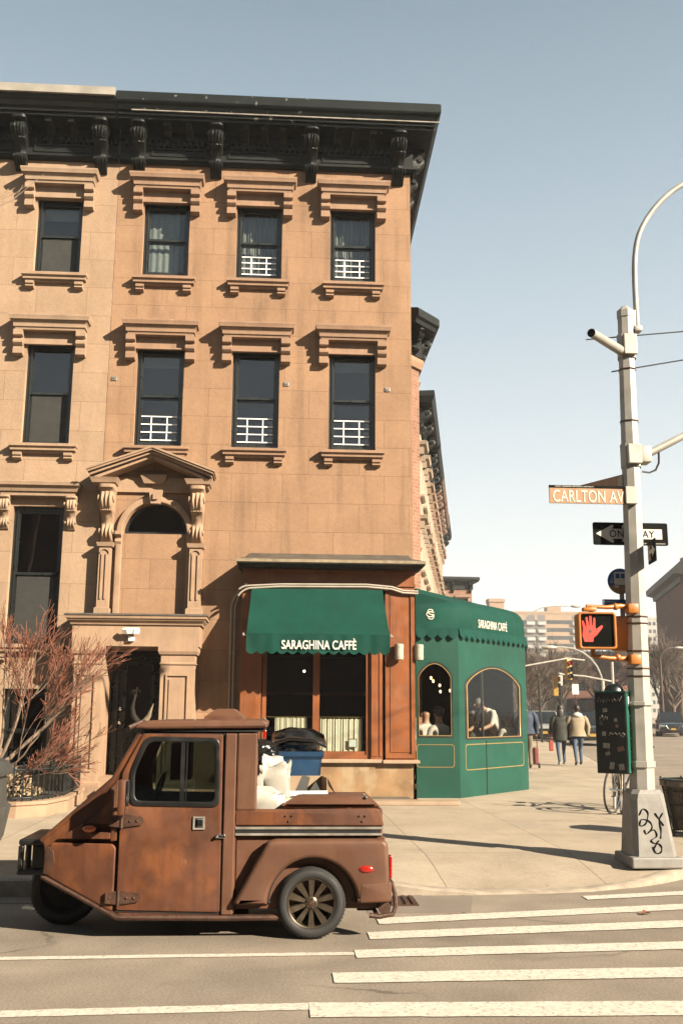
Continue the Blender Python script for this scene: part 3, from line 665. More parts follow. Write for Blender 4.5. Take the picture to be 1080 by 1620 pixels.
# upper blind doorway
Yp=W-.20
for sx,(a,b) in ((-1,(-3.20,-3.0)),(1,(-1.62,-1.40))):
    mb=MB().rectloft(a,b,W,[(3.22,.25,.03),(3.34,.25,.03),(3.36,.20,0),(4.42,.20,0),(4.43,.23,.03),(4.50,.25,.05)])
    mb.box(a+.05,a+.075,W-.225,W-.19,3.5,4.3).box(b-.075,b-.05,W-.225,W-.19,3.5,4.3).lathe([(.075,0),(.075,.03)],((a+b)/2,W-.225,4.3),'Y',12,0,math.pi)
    part('pilaster',mb,m_port,P)
    part('carved_bracket',scroll(MB(),(a+b)/2,.27,5.52,1.04,W,.42,ridges=3),m_port,P,smooth=True,angle=55)
pd=MB()
za,zb,xa,xm,xb=5.60,6.02,-3.42,-2.31,-1.22
def rake(y0,y1,dz,th,g=0):
    pd.prism_y([(xa-g,za+dz),(xm,zb+dz),(xm,zb+dz+th),(xa-g,za+dz+th)],y0,y1); pd.prism_y([(xm,zb+dz),(xb+g,za+dz),(xb+g,za+dz+th),(xm,zb+dz+th)],y0,y1)
rake(W-.40,W,0,.055,-.10); rake(W-.47,W,.058,.045,-.03); rake(W-.53,W,.106,.03,0); rake(W-.55,W,.139,.035,.02)
part('pediment',pd,m_port,P)
rb=MB().rectloft(xa+.1,-2.98,W,[(5.50,.30,0),(5.54,.32,.02),(5.55,.38,.04),(5.60,.40,.06),(5.64,.42,.08)]).rectloft(-1.66,xb-.1,W,[(5.50,.30,0),(5.54,.32,.02),(5.55,.38,.04),(5.60,.40,.06),(5.64,.42,.08)])
rb.box(-3.0,-1.62,W-.06,W,5.45,5.72).rectloft(-2.52,-2.1,W,[(5.60,.14,-.04),(5.68,.16,0),(5.72,.17,.02),(5.76,.17,.02)])
part('pediment_return',rb,m_port,P)
# arch ring, keystone, window in the arch
ring=[(-2.94,3.24),(-2.94,4.70)]+arc(-2.26,4.70,.68,180,0,24)[0:]+[(-1.60,3.24),(-1.69,3.24),(-1.69,4.66)]+arc(-2.26,4.70,.57,0,180,24)+[(-2.83,3.24)]
part('arch_moulding',plate([ring],W-.09,W-.001,m_port,bevel=.015),None,P)
part('keystone',MB().prism_y([(-2.34,5.22),(-2.18,5.22),(-2.14,5.47),(-2.38,5.47)],W-.20,W-.08).prism_y([(-2.30,5.29),(-2.22,5.29),(-2.22,5.40),(-2.30,5.40)],W-.24,W-.19),m_port,P)
aw=part('arched_window',plate([arch[::-1],[(-2.77,4.76)]+arc(-2.26,4.75,.51,178,2,20)+[(-1.75,4.76)]],W+.14,W+.2,m_frame),None,B)
part('pane',plate([[(-2.8,4.72)]+arc(-2.26,4.72,.54,178,2,20)+[(-1.72,4.72)]],W+.165,W+.172,m_glass),None,aw)
part('stone_lintel_bracket',MB().prism_x([(W,4.72),(W-.16,4.72),(W-.16,4.66),(W-.08,4.6),(W-.12,4.54),(W-.06,4.44),(W,4.42)],-2.95,-2.84),m_port,P)

# ---- shopfront
S=part('shopfront',MB().box(-.655,-.3,W-.35,W-.003,.78,3.78).box(1.59,1.80,W-.33,W-.003,.78,3.78).box(-.3,1.59,W-.31,W-.003,3.30,3.78).box(-.655,2.36,W-.36,W-.003,3.785,4.02),m_wood,B)
part('frieze_moulding',MB().box(-.67,2.375,W-.375,W-.003,3.765,3.81).box(-.67,1.80,W-.39,W-.003,4.0,4.06).box(1.803,2.385,W-.40,W-.003,3.99,4.07),m_wood,S)
part('base_panel',MB().box(-.64,2.32,W-.33,W-.003,.12,.74),m_onyx,S)
part('shop_sill',MB().rbox(-.68,1.77,W-.42,W-.003,.742,.80,.008).rbox(1.79,2.42,W-.44,W-.003,.735,.79,.008),m_sill,S)
mb=MB(); frame(mb,-.28,1.585,.80,3.30,.07,W-.29,W-.20); mb.box(.59,.705,W-.30,W-.19,.87,3.23).box(1.60,1.70,W-.345,W-.33,.85,3.7).box(1.735,1.79,W-.345,W-.33,.85,3.7).box(-.2,1.50,W-.27,W-.21,.86,.93)
part('window_frame',mb,m_wood,S)
part('pane',MB().box(-.21,.59,W-.25,W-.244,.9,3.23),m_glass,S); part('pane',MB().box(.705,1.515,W-.25,W-.244,.9,3.23),m_glass,S)
mb=MB().box(1.835,2.36,W-.35,W-.003,.79,3.764)
frame(mb,1.84,2.355,.82,3.72,.07,W-.372,W-.348); mb.box(1.925,2.27,W-.362,W-.348,.92,3.62)
for k in range(1): mb.box(2.285,2.30,W-.385,W-.36,.9,3.66)
part('corner_pilaster',mb,m_wood,S)
def cf(x0,x1,z0,z1):
    return lambda u,v:(x0+(x1-x0)*u,W-.19+.012*math.sin(u*44+2*math.sin(u*7))*(1-.4*v)+.008*math.sin(u*97),z0+(z1-z0)*v+.006*math.sin(u*60)*(v>.9))
m_cafe=M('cream_cafe_curtain',(.62,.55,.42),.9,var=.06,vs=6)
part('cafe_curtain',MB().grid(cf(.73,1.45,.90,1.47),110,8),m_cafe,S,smooth=True); part('cafe_curtain',MB().grid(cf(-.05,.50,.90,1.50),90,8),m_cafe,S,smooth=True)
part('curtain_rail',MB().tube([(-.21,W-.2,1.50),(1.5,W-.2,1.50)],.007,6),m_gold,S)
part('menu_card',MB().box(1.21,1.36,W-.237,W-.234,.99,1.14),m_gold,S); part('menu_card',MB().box(1.225,1.345,W-.242,W-.239,1.005,1.125),m_white,S)
m_bulb=M('lit_bulb',(1,.7,.4),.5,emit=(1,.62,.28),estr=1.3)
for x,y,z in [(.45,W+.25,2.3)]: part('shop_lamp',MB().ball((x,y,z),.025),M('lit_shop_lamp',(1,.9,.8),.5,emit=(1,.9,.75),estr=1.2),S)
for x0,x1 in ((-.15,.5),(.78,1.45)):
    tb=MB(); cx=(x0+x1)/2; tb.tube([(cx,W+.9,.15),(cx,W+.9,.9)],.03,8).lathe([(0,.9),(.38,.9),(.38,.93),(0,.93)],(cx,W+.9,0),'Z',20); part('cafe_table',tb,m_wood,S)
part('back_shelf',MB().box(-.4,1.7,W+1.3,W+1.55,1.0,1.05).box(-.4,1.7,W+1.3,W+1.55,1.9,1.95).box(-.4,1.7,W+1.3,W+1.55,2.6,2.65),m_wood,S)
# canopy roof over the shopfront
K=part('shop_canopy',MB().rectloft(-.66,2.40,W,[(4.085,.76,.09),(4.10,.78,.10),(4.135,.78,.10),(4.17,.76,.08),(4.30,.12,-.05),(4.38,.02,-.1)]),m_copper,B)
part('canopy_edge',MB().box(-.765,2.505,W-.795,W-.781,4.115,4.165),m_canopyedge,K); part('canopy_fascia',MB().rectloft(-.66,2.40,W,[(4.045,.66,.02),(4.06,.72,.05),(4.083,.775,.09)]),m_dark,K)
# ---- awning
A=thing('awning','dark green canvas awning with scalloped valance over the shop window','awning',(.65,W-.4,2.5))
Yt=W-.42; Yb=W-1.10
def af(u,v):
    sag=.03*math.sin(math.pi*v)*(1+.4*math.sin(u*9)); return (-.50+2.286*u+(u-.5)*.10*v, Yt+(Yb-Yt)*v, 3.70-.84*v-sag)
q=MB().grid(af,40,16); part('canvas',q,m_green,A,smooth=True)
sc_n=14
def vf(u,v):
    edge=-.30+.035*abs(math.cos(u*sc_n*math.pi))**.8*1.0
    return (-.55+2.386*u, Yb+.006*math.sin(u*50)+.02*v*math.sin(u*21), 2.86+v*edge-(1-v)*0)
part('valance',MB().grid(lambda u,v:(-.55+2.386*u,Yb+.004*math.sin(u*60)+.016*v*math.sin(u*23)-.0,2.86+v*(-.335+.05*(1-abs(math.sin(u*sc_n*math.pi)))**1.0)),180,6),m_green,A,smooth=True)
part('lettering',text_mesh('SARAGHINA CAFF\u00c8',1.24,.185,m_letter,placed(.655,Yb-.022,2.70),.004,bold=.012),None,A)
hd=MB().tube([(-.52,W-.36,3.735),(1.80,W-.36,3.735)],.035,10); part('roller',hd,m_pipe,A)
mb=MB()
for x in (-.60,1.86):
    mb.tube([(x,W-.34,2.95),(x,Yb+.01,2.855)],.016,6).rbox(x-.03,x+.03,W-.39,W-.31,3.69,3.79,.01)
mb.tube([(-.62,Yb+.035,2.835),(1.90,Yb+.035,2.835)],.012,8)
mb.tube([(1.86,W-.34,2.98),(1.83,W-.36,3.3)],.02,6).tube([(1.90,W-.34,2.98),(1.87,W-.36,3.3)],.014,6)
part('awning_frame',mb,m_pipe,A)
# conduits beside the awning
for name,dx,zz,lab in (('conduit',0,3.74,'outer one of two pale conduits curving down beside the shop awning'),('conduit',.065,3.70,'inner one of two pale conduits curving down beside the shop awning')):
    pts=[(-.86+dx,W-.05,.9),(-.86+dx,W-.05,3.35)]+[(-.86+dx+.30*(1-math.cos(R(a))),W-.05-.33*math.sin(R(a))*0,3.35+(zz-3.35)*math.sin(R(a))) for a in range(10,91,10)]
    pts=[(x,y if x<-.75 else W-.42,z) for x,y,z in pts]
    pts+=[(0,W-.44,zz+.03),(1.5,W-.44,zz+.045),(1.95,W-.44,zz+.01),(2.15,W-.42,zz-.05),(2.42,W-.42,zz-.06)]
    o=part(name,MB().tube(pts,.017,8).lathe([(.024,-.03),(.024,.03)],(pts[0][0],W-.05,2.6),'Z',10),m_pipe,smooth=True); tag(o,lab,'conduit')
for x,y,lab in ((2.07,W-.37,'cream wall lamp on the wooden corner pilaster right of the awning'),(2.43,W-.28,'cream wall lamp round the corner beside the green enclosure')):
    L_=thing('wall_lamp',lab,'wall lamp',(x,y,2.62)); part('lamp_shade',MB().lathe([(.03,-.14),(.075,-.13),(.078,.13),(.03,.14)],(0,-.09,0),'Z',16),m_lamp,L_,world=False,smooth=True)
    part('lamp_band',MB().lathe([(.082,-.10),(.082,-.075)],(0,-.09,0),'Z',16).lathe([(.082,.075),(.082,.10)],(0,-.09,0),'Z',16).box(-.03,.03,-.03,.03,-.05,.05),m_pipe,L_,world=False)

# ------------------------------------------------------------------ left brownstone
LB=thing('neighbour_building','paler brownstone house left of the corner building with tall parlour window','building',(-6.5,W+.3,.15))
lc=[-4.32,-6.6,-8.9]
lh=[rect(c-.43,c+.43,*zz) for c in lc for zz in (W3,W2)]+[rect(c-.47,c+.43,2.72,5.18) for c in lc]+[rect(-4.75,-3.95,.5,1.95)]
part('wall',plate([rect(-10.5,-3.253,.1,12.95)]+lh,W,W+.25,m_stoneL),None,LB)
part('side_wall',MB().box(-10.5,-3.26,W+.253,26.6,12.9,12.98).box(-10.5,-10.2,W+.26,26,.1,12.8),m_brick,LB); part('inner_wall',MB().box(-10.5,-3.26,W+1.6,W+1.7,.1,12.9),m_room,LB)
for i,c in enumerate(lc):
    hood(LB,c,.72,11.66,W,m_trimL); hood(LB,c,.73,8.71,W,m_trimL); sill(LB,c,.60,9.60,W,m_trimL); sill(LB,c,.60,6.30,W,m_trimL)
    window(LB,c-.43,c+.43,*W3,W,screen=True,kind='blind' if i==0 else 'plain',label='window with dark insect screen below'); window(LB,c-.43,c+.43,*W2,W,screen=True,label='window with dark insect screen below')
    window(LB,c-.47,c+.43,2.72,5.18,W,screen=True,split=.5,label='tall parlour window with dark insect screen')
    hh=part('parlour_hood',MB().rectloft(c-.76,c+.73,W,[(5.33,.17,-.10),(5.40,.18,-.09),(5.401,.21,-.06),(5.47,.24,-.03),(5.50,.29,0),(5.56,.30,0),(5.58,.26,-.04)]),m_trimL,LB)
    for sx in (-.60,.57): part('carved_bracket',scroll(MB(),c+sx,.20,5.33,.60,W,.22,ridges=3),m_trimL,hh,smooth=True,angle=55)
    sill(LB,c-.02,.62,2.70,W,m_trimL)
window(LB,-4.75,-3.95,.5,1.95,W,label='dark basement window')
cornice(LB,-10.5,-3.27,[-8.2,-6.62,-5.09,-3.58],False,m_dark,strip=False)
part('gutter',MB().box(-10.5,-3.262,W-.80,W-.742,12.90,13.06),m_gutter,LB)

# ------------------------------------------------------------------ green dining enclosure
E=thing('dining_enclosure','green canvas dining enclosure with arched clear windows and gold piping','dining enclosure',(3.4,19.5,.15))
PA=(2.395,W-.2);PB=(3.15,W-.2);PC=(4.84,W+1.8);PD=(6.0,W+7.0)
def wallxf(a,b):
    d=Vector((b[0]-a[0],b[1]-a[1],0)); an=math.atan2(d.y,d.x); return placed(a[0],a[1],0,an),d.length
def ewall(name,a,b,wins,z0,z1,seam=None):
    xf,ln=wallxf(a,b); lo=[]
    w_=part(name,None if False else plate([rect(0,ln,z0,z1)]+[w for w in wins],0,.03,m_greenwall,xf=xf),None,E)
    for wn in wins:
        c0=(min(p[0] for p in wn)+max(p[0] for p in wn))/2; c1=(min(p[1] for p in wn)+max(p[1] for p in wn))/2
        inn=[(c0+(x-c0)*.93,c1+(z-c1)*.955) for x,z in wn]; in2=[(c0+(x-c0)*.90,c1+(z-c1)*.935) for x,z in wn]
        part('window_border',plate([wn,inn],.005,.025,m_black,xf=xf),None,w_)
        part('gold_piping',plate([inn,in2],-.004,.012,m_gold,xf=xf),None,w_)
        part('clear_pane',plate([wn],.014,.018,m_vinyl,xf=xf),None,w_)
    return w_,xf,ln
m_vinyl=glass('clear_vinyl',(.93,.93,.90),.30,.05)
def archwin(x0,x1,z0,zs,za,zr=None):
    zr=zs if zr is None else zr
    n=18; top=[]
    for i in range(n+1):
        t=i/n; top.append((x1+(x0-x1)*t, zr+(zs-zr)*t+(za-(zr+zs)/2)*math.sin(math.pi*t)**.75))
    return [(x0,z0),(x1,z0)]+top
wf,xf,ln=ewall('front_wall',PA,PB,[archwin(.02,.64,1.16,2.22,2.47)],.15,3.06)
part('gold_piping',plate([rrect(-.0,.66,.66,1.05,.05),rrect(.012,.648,.672,1.038,.045)],-.006,.004,m_gold,xf=xf),None,wf)
wf,xf,ln=ewall('corner_wall',PB,PC,[archwin(.19,2.42,1.12,2.10,2.44)],.15,3.06)
part('gold_piping',plate([rrect(.19,2.43,.60,1.05,.06),rrect(.206,2.414,.616,1.034,.05)],-.006,.004,m_gold,xf=xf),None,wf)
part('seam_strap',plate([rect(.94,.962,.16,1.10)],-.008,.0,m_black,xf=xf),None,wf)
part('tent_post',plate([rect(.93,.975,1.1,3.0)],.05,.09,m_black,xf=xf),None,wf)
ewall('side_wall',PC,PD,[],.15,3.06)
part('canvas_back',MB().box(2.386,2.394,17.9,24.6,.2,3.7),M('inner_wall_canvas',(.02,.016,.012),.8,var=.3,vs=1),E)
# bullnose roof: vertical skirt, curving back up to the wall
seg=[(3.02,0),(3.20,.0),(3.36,.015),(3.47,.07),(3.55,.16),(3.61,.32),(3.68,.60),(3.76,.95)]
vs=[];fs=[]; path=[PA,PB,PC,PD]
for z,d in seg:
    o_=offset(path,[0,-d*.95,-d*.95]); o_[0]=PA
    if o_[1][0]<PA[0]+.02: o_[1]=(PA[0]+.02,PA[1])
    vs+=[(x,y,z) for x,y in o_]
for j in range(len(seg)-1):
    for i in range(3): fs.append((4*j+i,4*j+i+1,4*j+5+i,4*j+4+i))
rf=part('roof_canopy',MB().add(vs,fs),m_green,E,smooth=True,angle=60)
tp=len(vs)-4
part('roof_top',MB().add([vs[tp],vs[tp+1],vs[tp+2],vs[tp+3],(PA[0],24.6,3.8)],[(0,1,2,3,4)]),m_green,rf)
for a,b,nsc in ((PA,PB,4),(PB,PC,13),(PC,PD,20)):
    xf,ln=wallxf(a,b)
    def vf(u,v): return (ln*u,-.02-.05*v*(.5+.5*abs(math.sin(u*nsc*math.pi))),3.06-v*(.12+.07*abs(math.sin(u*nsc*math.pi))))
    q=MB(); q.xf=xf; q.grid(vf,nsc*10,4); part('scalloped_valance',q,m_green,rf,smooth=True)
xf,ln=wallxf(PB,PC)
part('lettering',text_mesh('SARAGHINA CAFF\u00c8',1.12,.19,m_letter,xf@Matrix.Translation((1.29,-.012,3.215)),.004,bold=.0,space=1.08),None,rf)
# interlaced monogram on the front end
xf,ln=wallxf(PA,PB); q=MB(); q.xf=xf@Matrix.Translation((.27,-.008,3.30))
def S_(dx,sx,sz): return [(dx+sx*x,0,sz*z) for x,z in [(.045,.055),(.02,.085),(-.03,.085),(-.055,.05),(-.03,.012),(.03,-.012),(.055,-.05),(.03,-.085),(-.02,-.085),(-.05,-.055)]]
q.tube(S_(0,1,1),.0085,6); q.tube([(.075*math.cos(R(a)),0,.045*math.sin(R(a))+.0) for a in range(40,330,20)]+[(.06,0,-.005),(.02,0,-.005)],.0085,6)
part('monogram',q,m_letter,rf)
# fittings inside: hanging bulbs, tables
for i,(x,y,z) in enumerate([(2.73,17.95,2.20),(2.80,18.15,2.15),(2.95,18.35,2.08),(3.05,18.9,1.98),(3.25,19.0,2.0),(3.5,19.8,2.15)]):
    o=thing('hanging_bulb','small warm bulb hanging on a flex inside the green enclosure','bulb',(x,y,z),group='bulbs strung inside the green enclosure')
    part('bulb',MB().ball((0,0,0),(.022,.022,.03),10,6),m_bulb,o,world=False); part('flex',MB().tube([(0,0,.03),(0,0,3.5-z)],.003,4),m_black,o,world=False)
fl_=part('enclosure_floor',MB().prism_z([(2.40,17.55),(3.13,17.55),(4.78,19.5),(5.9,24.4),(2.42,24.4)],.152,.28),m_black,E)
part('interior_shade_lining',MB().prism_z([(4.72,19.55),(4.76,19.53),(5.92,24.5),(5.86,24.5)],.2,3.2).box(2.6,5.4,23.0,23.1,.2,3.4),M('interior_shade',(.03,.025,.02),.9),E)  # dark sheets added so the inside of the enclosure looks shaded
def smooth_line(pts,n=5):
    P=[Vector(p) for p in pts]; out=[]
    for i in range(len(P)-1):
        a=P[max(i-1,0)];b=P[i];c=P[i+1];d=P[min(i+2,len(P)-1)]
        for k in range(n):
            t=k/n; out.append(.5*((2*b)+(c-a)*t+(2*a-5*b+4*c-d)*t*t+(3*b-a-3*c+d)*t**3))
    return out+[P[-1]]
# ------------------------------------------------------------------ three-wheeled utility truck
T=thing('three_wheeled_truck','rusty brown three-wheeled utility truck with open cargo bed parked along the kerb','truck',(-.45,8.15,0))
y0,y1=7.56,8.74; YC=(y0+y1)/2
def warp(p):   # plan taper of the nose
    k=max(0,-1.10-p.x)*.30; return Vector((p.x,YC+(p.y-YC)*(1-k),p.z))
cabside=[(-1.66,.43),(-1.68,.63),(-1.70,.655),(-1.19,1.09),(-1.02,1.41),(-.98,1.45),(-.17,1.45),(-.155,.80),(-.29,.80),(-.29,.165),(-1.10,.165)]
win=roundpoly([(-1.045,.935),(-1.055,1.16),(-.955,1.395),(-.44,1.385),(-.43,.925)],.05)
for k,(a,b) in enumerate(((y0,y0+.035),(y1-.035,y1))):
    part('cab_side',plate([roundpoly(cabside,.03),win],a,b,m_rust,bevel=.012,warp=warp),None,T)
door=roundpoly([(-1.125,.205),(-1.125,1.15),(-.985,1.43),(-.402,1.43),(-.392,.185)],.02)
Dn=part('door',plate([door,win],y0-.014,y0-.001,m_rust,bevel=.005),None,T)
part('door_gap_shade',plate([[(x+(.008 if x<-.8 else -.0),z) for x,z in roundpoly([(-1.14,.19),(-1.14,1.15),(-.99,1.44),(-.385,1.44),(-.377,.172)],.02)],win],y0-.003,y0+.004,m_void),None,T)  # black plate round the door stands for the shadow in its gap
wo=roundpoly([(-1.065,.918),(-1.072,1.165),(-.968,1.412),(-.423,1.402),(-.412,.908)],.06); wi=roundpoly([(-1.028,.955),(-1.035,1.155),(-.943,1.375),(-.455,1.367),(-.450,.945)],.05)
part('window_seal',plate([wo,wi],y0-.024,y0+.0,m_black,bevel=.006),None,Dn)
part('window_divider',MB().box(-.705,-.675,y0-.018,y0+.004,.945,1.375).box(-.665,-.655,y0-.014,y0+.0,.945,1.375),m_black,Dn)
m_tg=glass('truck_glass',(.46,.52,.50),1.5)
part('side_glass',plate([wi],y0-.008,y0-.004,m_tg),None,Dn); part('side_glass',plate([wi],y1-.02,y1-.016,m_tg),None,T)
# hinges, latch, handle
def hinge(z,x):
    mb=MB(); mb.prism_y([(x-.10,z-.035),(x-.02,z-.045),(x-.02,z+.045),(x-.10,z+.035)],y0-.035,y0-.014)
    mb.prism_y([(x,z-.045),(x+.13,z-.028),(x+.15,z),(x+.13,z+.03),(x,z+.045)],y0-.03,y0-.014).tube([(x-.01,y0-.032,z-.05),(x-.01,y0-.032,z+.05)],.012,8)
    for dx in (-.07,.05,.1): mb.ball((x+dx,y0-.032,z),.009,8,5)
    return part('hinge',mb,m_iron,Dn)
hinge(.815,-1.10); hinge(.29,-1.10)
hm=MB(); frame(hm,-.60,-.515,.755,.845,.012,y0-.026,y0-.014); part('handle_plate',hm,m_leadtrim,Dn); part('handle_recess',MB().box(-.588,-.527,y0-.018,y0-.015,.767,.833),m_void,Dn); part('handle',MB().rbox(-.568,-.530,y0-.034,y0-.018,.772,.828,.004),m_chrome,Dn)
part('door_latch',MB().rbox(-.43,-.365,y0-.035,y0-.014,.695,.72,.004).ball((-.425,y0-.038,.706),.012,8,6),m_chrome,Dn)
part('stencil',text_mesh('38',.045,.035,M('faded_ochre',(.30,.14,.05),.6),placed(-.66,y0-.0145,.53),.0012),None,Dn)
# front panels
part('wheel_cover',plate([roundpoly([(-1.665,.435),(-1.645,.615),(-1.62,.655),(-1.17,.655),(-1.145,.63),(-1.145,.21),(-1.17,.195)],.02)],y0-.028,y0+.0,m_rust,bevel=.014,warp=warp),None,T)
part('quarter_panel',plate([roundpoly([(-1.58,.68),(-1.19,.685),(-1.19,.73),(-1.40,.735),(-1.385,.80)],.01)],y0-.02,y0,m_rust,bevel=.006,warp=warp),None,T)
part('quarter_panel',plate([roundpoly([(-1.38,.79),(-1.19,.96),(-1.145,.96),(-1.145,.675),(-1.19,.67),(-1.19,.79)],.01)],y0-.016,y0,m_rust,bevel=.006,warp=warp),None,T)
part('window_pillar_panel',plate([roundpoly([(-1.205,1.04),(-1.15,1.10),(-1.15,.80),(-1.165,.80)],.01)],y0-.018,y0,m_rust2,bevel=.004,warp=warp),None,T)
mb=MB().box(-1.645,-1.60,y0-.040+.12,y0-.026+.12,.45,.63)
part('end_plate',plate([roundpoly([(-1.668,.435),(-1.655,.64),(-1.60,.60),(-1.585,.52),(-1.62,.44)],.015)],y0-.042,y0-.028,m_iron,bevel=.003,warp=warp),None,T)
# nose, windscreen, roof, rear wall of cab
def yw(x): k=max(0,-1.10-x)*.30; return (y1-y0)/2*(1-k)-.012
def ribbon(pts,th,inset=0,mat=None,nm='panel'):
    mb=MB(); n=len(pts)
    top=[(x,z) for x,z in pts]; 
    nr=[]
    for i in range(n):
        a=Vector(pts[max(i-1,0)]);b=Vector(pts[min(i+1,n-1)]);d=(b-a).normalized(); nr.append(Vector((d.y,-d.x)))
    vs=[]
    for (x,z),q in zip(pts,nr):
        h=yw(x)-inset
        for yy in (-h,h): vs.append((x,YC+yy,z))
        for yy in (-h,h): vs.append((x+q.x*th,YC+yy,z+q.y*th))
    fs=[]
    for i in range(n-1):
        a,b=4*i,4*i+4; fs+=[(a,b,b+1,a+1),(a+2,a+3,b+3,b+2),(a,a+2,b+2,b),(a+1,b+1,b+3,a+3)]
    fs+=[(0,1,3,2),(4*n-4,4*n-2,4*n-1,4*n-3)]
    return part(nm,mb.add(vs,fs),mat,T)
ribbon([(-1.655,.44),(-1.69,.645),(-1.45,.86)],.02,0,m_rust,'nose_panel')
ws=ribbon([(-1.45,.86),(-1.19,1.085),(-1.02,1.40)],.012,.05,m_tg,'windscreen')
part('windscreen_frame',MB().tube([(-1.70,y0+.13,.66),(-1.19,y0+.03,1.10),(-1.01,y0+.02,1.43)],.022,8).tube([(-1.70,y1-.13,.66),(-1.19,y1-.03,1.10),(-1.01,y1-.02,1.43)],.022,8).tube([(-1.45,y0+.08,.875),(-1.45,y1-.08,.875)],.02,6),m_rust,T,smooth=True)
part('rear_wall',MB().box(-.20,-.175,y0+.035,y1-.035,1.20,1.44).box(-.20,-.175,y0+.035,y1-.035,.2,.92).box(-.20,-.175,y0+.035,y0+.25,.92,1.20).box(-.20,-.175,y1-.25,y1-.035,.92,1.20),m_rust2,T)
part('corner_post',MB().rbox(-.382,-.30,y0-.022,y0+.03,.17,1.435,.008).rbox(-.296,-.145,y0-.012,y0+.06,.885,1.44,.014),m_rust2,T)
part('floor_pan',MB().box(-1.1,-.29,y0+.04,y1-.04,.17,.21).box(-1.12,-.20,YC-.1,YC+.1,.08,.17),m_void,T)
rfm=plate([roundpoly([(-1.045,1.468),(-1.03,1.50),(-.95,1.525),(-.11,1.535),(-.075,1.515),(-.08,1.475),(-.95,1.462)],.012)],y0-.05,y1+.05,m_rust2,bevel=.018)
part('roof',rfm,None,T); part('rain_gutter',MB().box(-.99,-.10,y0-.02,y1+.02,1.448,1.463),m_void,T)
part('roof_hatch',MB().rectloft(-.485,-.335,YC+.30,[(1.53,.78,.07),(1.553,.78,.07),(1.61,.66,-.01),(1.615,.60,-.03)]),m_rust2,T)
part('roof_bolts',MB().ball((-.47,YC-.42,1.565),.012,8,5).ball((-.1,y0+.1,1.54),.01,6,4).ball((-.62,y0+.05,1.53),.008,6,4),m_leadtrim,T)
part('marker_light',MB().rbox(-.105,-.085,y0-.045,y0-.015,1.40,1.46,.004),m_red,T)
part('lower_rail',MB().tube([(-1.68,y0+.10,.42),(-1.11,y0-.005,.155),(-.30,y0-.005,.148),(.02,y0-.0,.148),(.10,y0+.02,.20)],.022,8),m_iron,T,smooth=True)
# seat, steering wheel inside
part('seat',MB().rbox(-.72,-.32,y0+.12,y1-.12,.45,.62,.04).rbox(-.40,-.26,y0+.15,y1-.15,.62,1.12,.04),m_black,T,smooth=True)
part('steering_wheel',MB().tube([(-.93+.10*math.cos(R(a))*.45,YC+.17*math.sin(R(a)),.98+.13*math.cos(R(a))) for a in range(0,361,15)],.012,6).tube([(-.93,YC,.98),(-1.15,YC,.70)],.018,8).tube([(-.93,YC-.16,.98),(-.93,YC+.16,.98)],.01,6),m_black,T,smooth=True)
part('dashboard',MB().rbox(-1.35,-1.12,y0+.1,y1-.1,.66,.86,.03),m_black,T)
part('sun_visor',MB().rbox(-.86,-.70,y0+.75,y0+1.05,1.05,1.34,.01),m_greybin,T)
# front bumper box
bm_=MB().rbox(-1.90,-1.68,YC-.33,YC+.33,.61,.655,.015).rbox(-1.905,-1.68,YC-.33,YC+.33,.40,.44,.015)
for yy in (-.33,-.10,.12,.29): bm_.rbox(-1.90,-1.86,YC+yy,YC+yy+.04,.44,.61,.01)
bm_.rbox(-1.80,-1.68,YC-.31,YC+.31,.44,.61,.01)
part('front_bumper',bm_,m_black,T); part('bumper_stud',MB().rbox(-1.845,-1.835,YC-.337,YC-.330,.50,.58,.002).rbox(-1.845,-1.832,YC-.337,YC-.33,.47,.49,.002),m_leadtrim,T)
# horns on the roof front
def horn(yy,s=1):
    pts=[(-1.00,yy,1.49),(-1.05,yy-.01,1.51),(-1.085,yy-.01,1.56),(-1.095,yy,1.62),(-1.08,yy+.01,1.69),(-1.07,yy+.01,1.73)]
    return MB().tube(pts,[.024,.028,.024,.017,.009,.002],10)
hp=part('horn_ornament',horn(y0+.12),M('dark_horn',(.03,.022,.016),.8,spec=.2,var=.3,vs=20),T,smooth=True)
part('horn',MB().tube([(-1.03,y0+.20,1.50),(-1.0,y0+.20,1.52),(-.975,y0+.19,1.56),(-.962,y0+.18,1.60),(-.945,y0+.18,1.65)],[.022,.024,.018,.010,.002],10),M('pale_horn',(.38,.30,.2),.35,var=.2,vs=20),hp,smooth=True)
part('horn_mount',MB().tube([(-1.10,y0+.03,1.47),(-1.02,y0+.1,1.51),(-.99,y0+.26,1.51)],.018,8),m_iron,hp,smooth=True)
# mirror
mm=part('mirror',MB().rbox(-1.115,-1.06,y0-.26,y0-.09,.87,1.12,.02),m_rust,T,smooth=True); part('mirror_glass',MB().box(-1.058,-1.055,y0-.245,y0-.105,.885,1.105),m_chrome,mm)
part('mirror_arm',MB().tube([(-1.12,y0-.01,.84),(-1.11,y0-.10,.86),(-1.09,y0-.14,.92)],.016,8).tube([(-1.12,y0-.01,.90),(-1.09,y0-.12,.98)],.012,8),m_iron,mm)
def oval(x,z,rx,rz,mat,nm,yy):
    part(nm,MB().ball((x,yy,z),(rx,.016,rz),16,10),mat,T,smooth=True)
oval(-1.345,.757,.048,.026,m_orange,'marker_lamp',y0+.005)
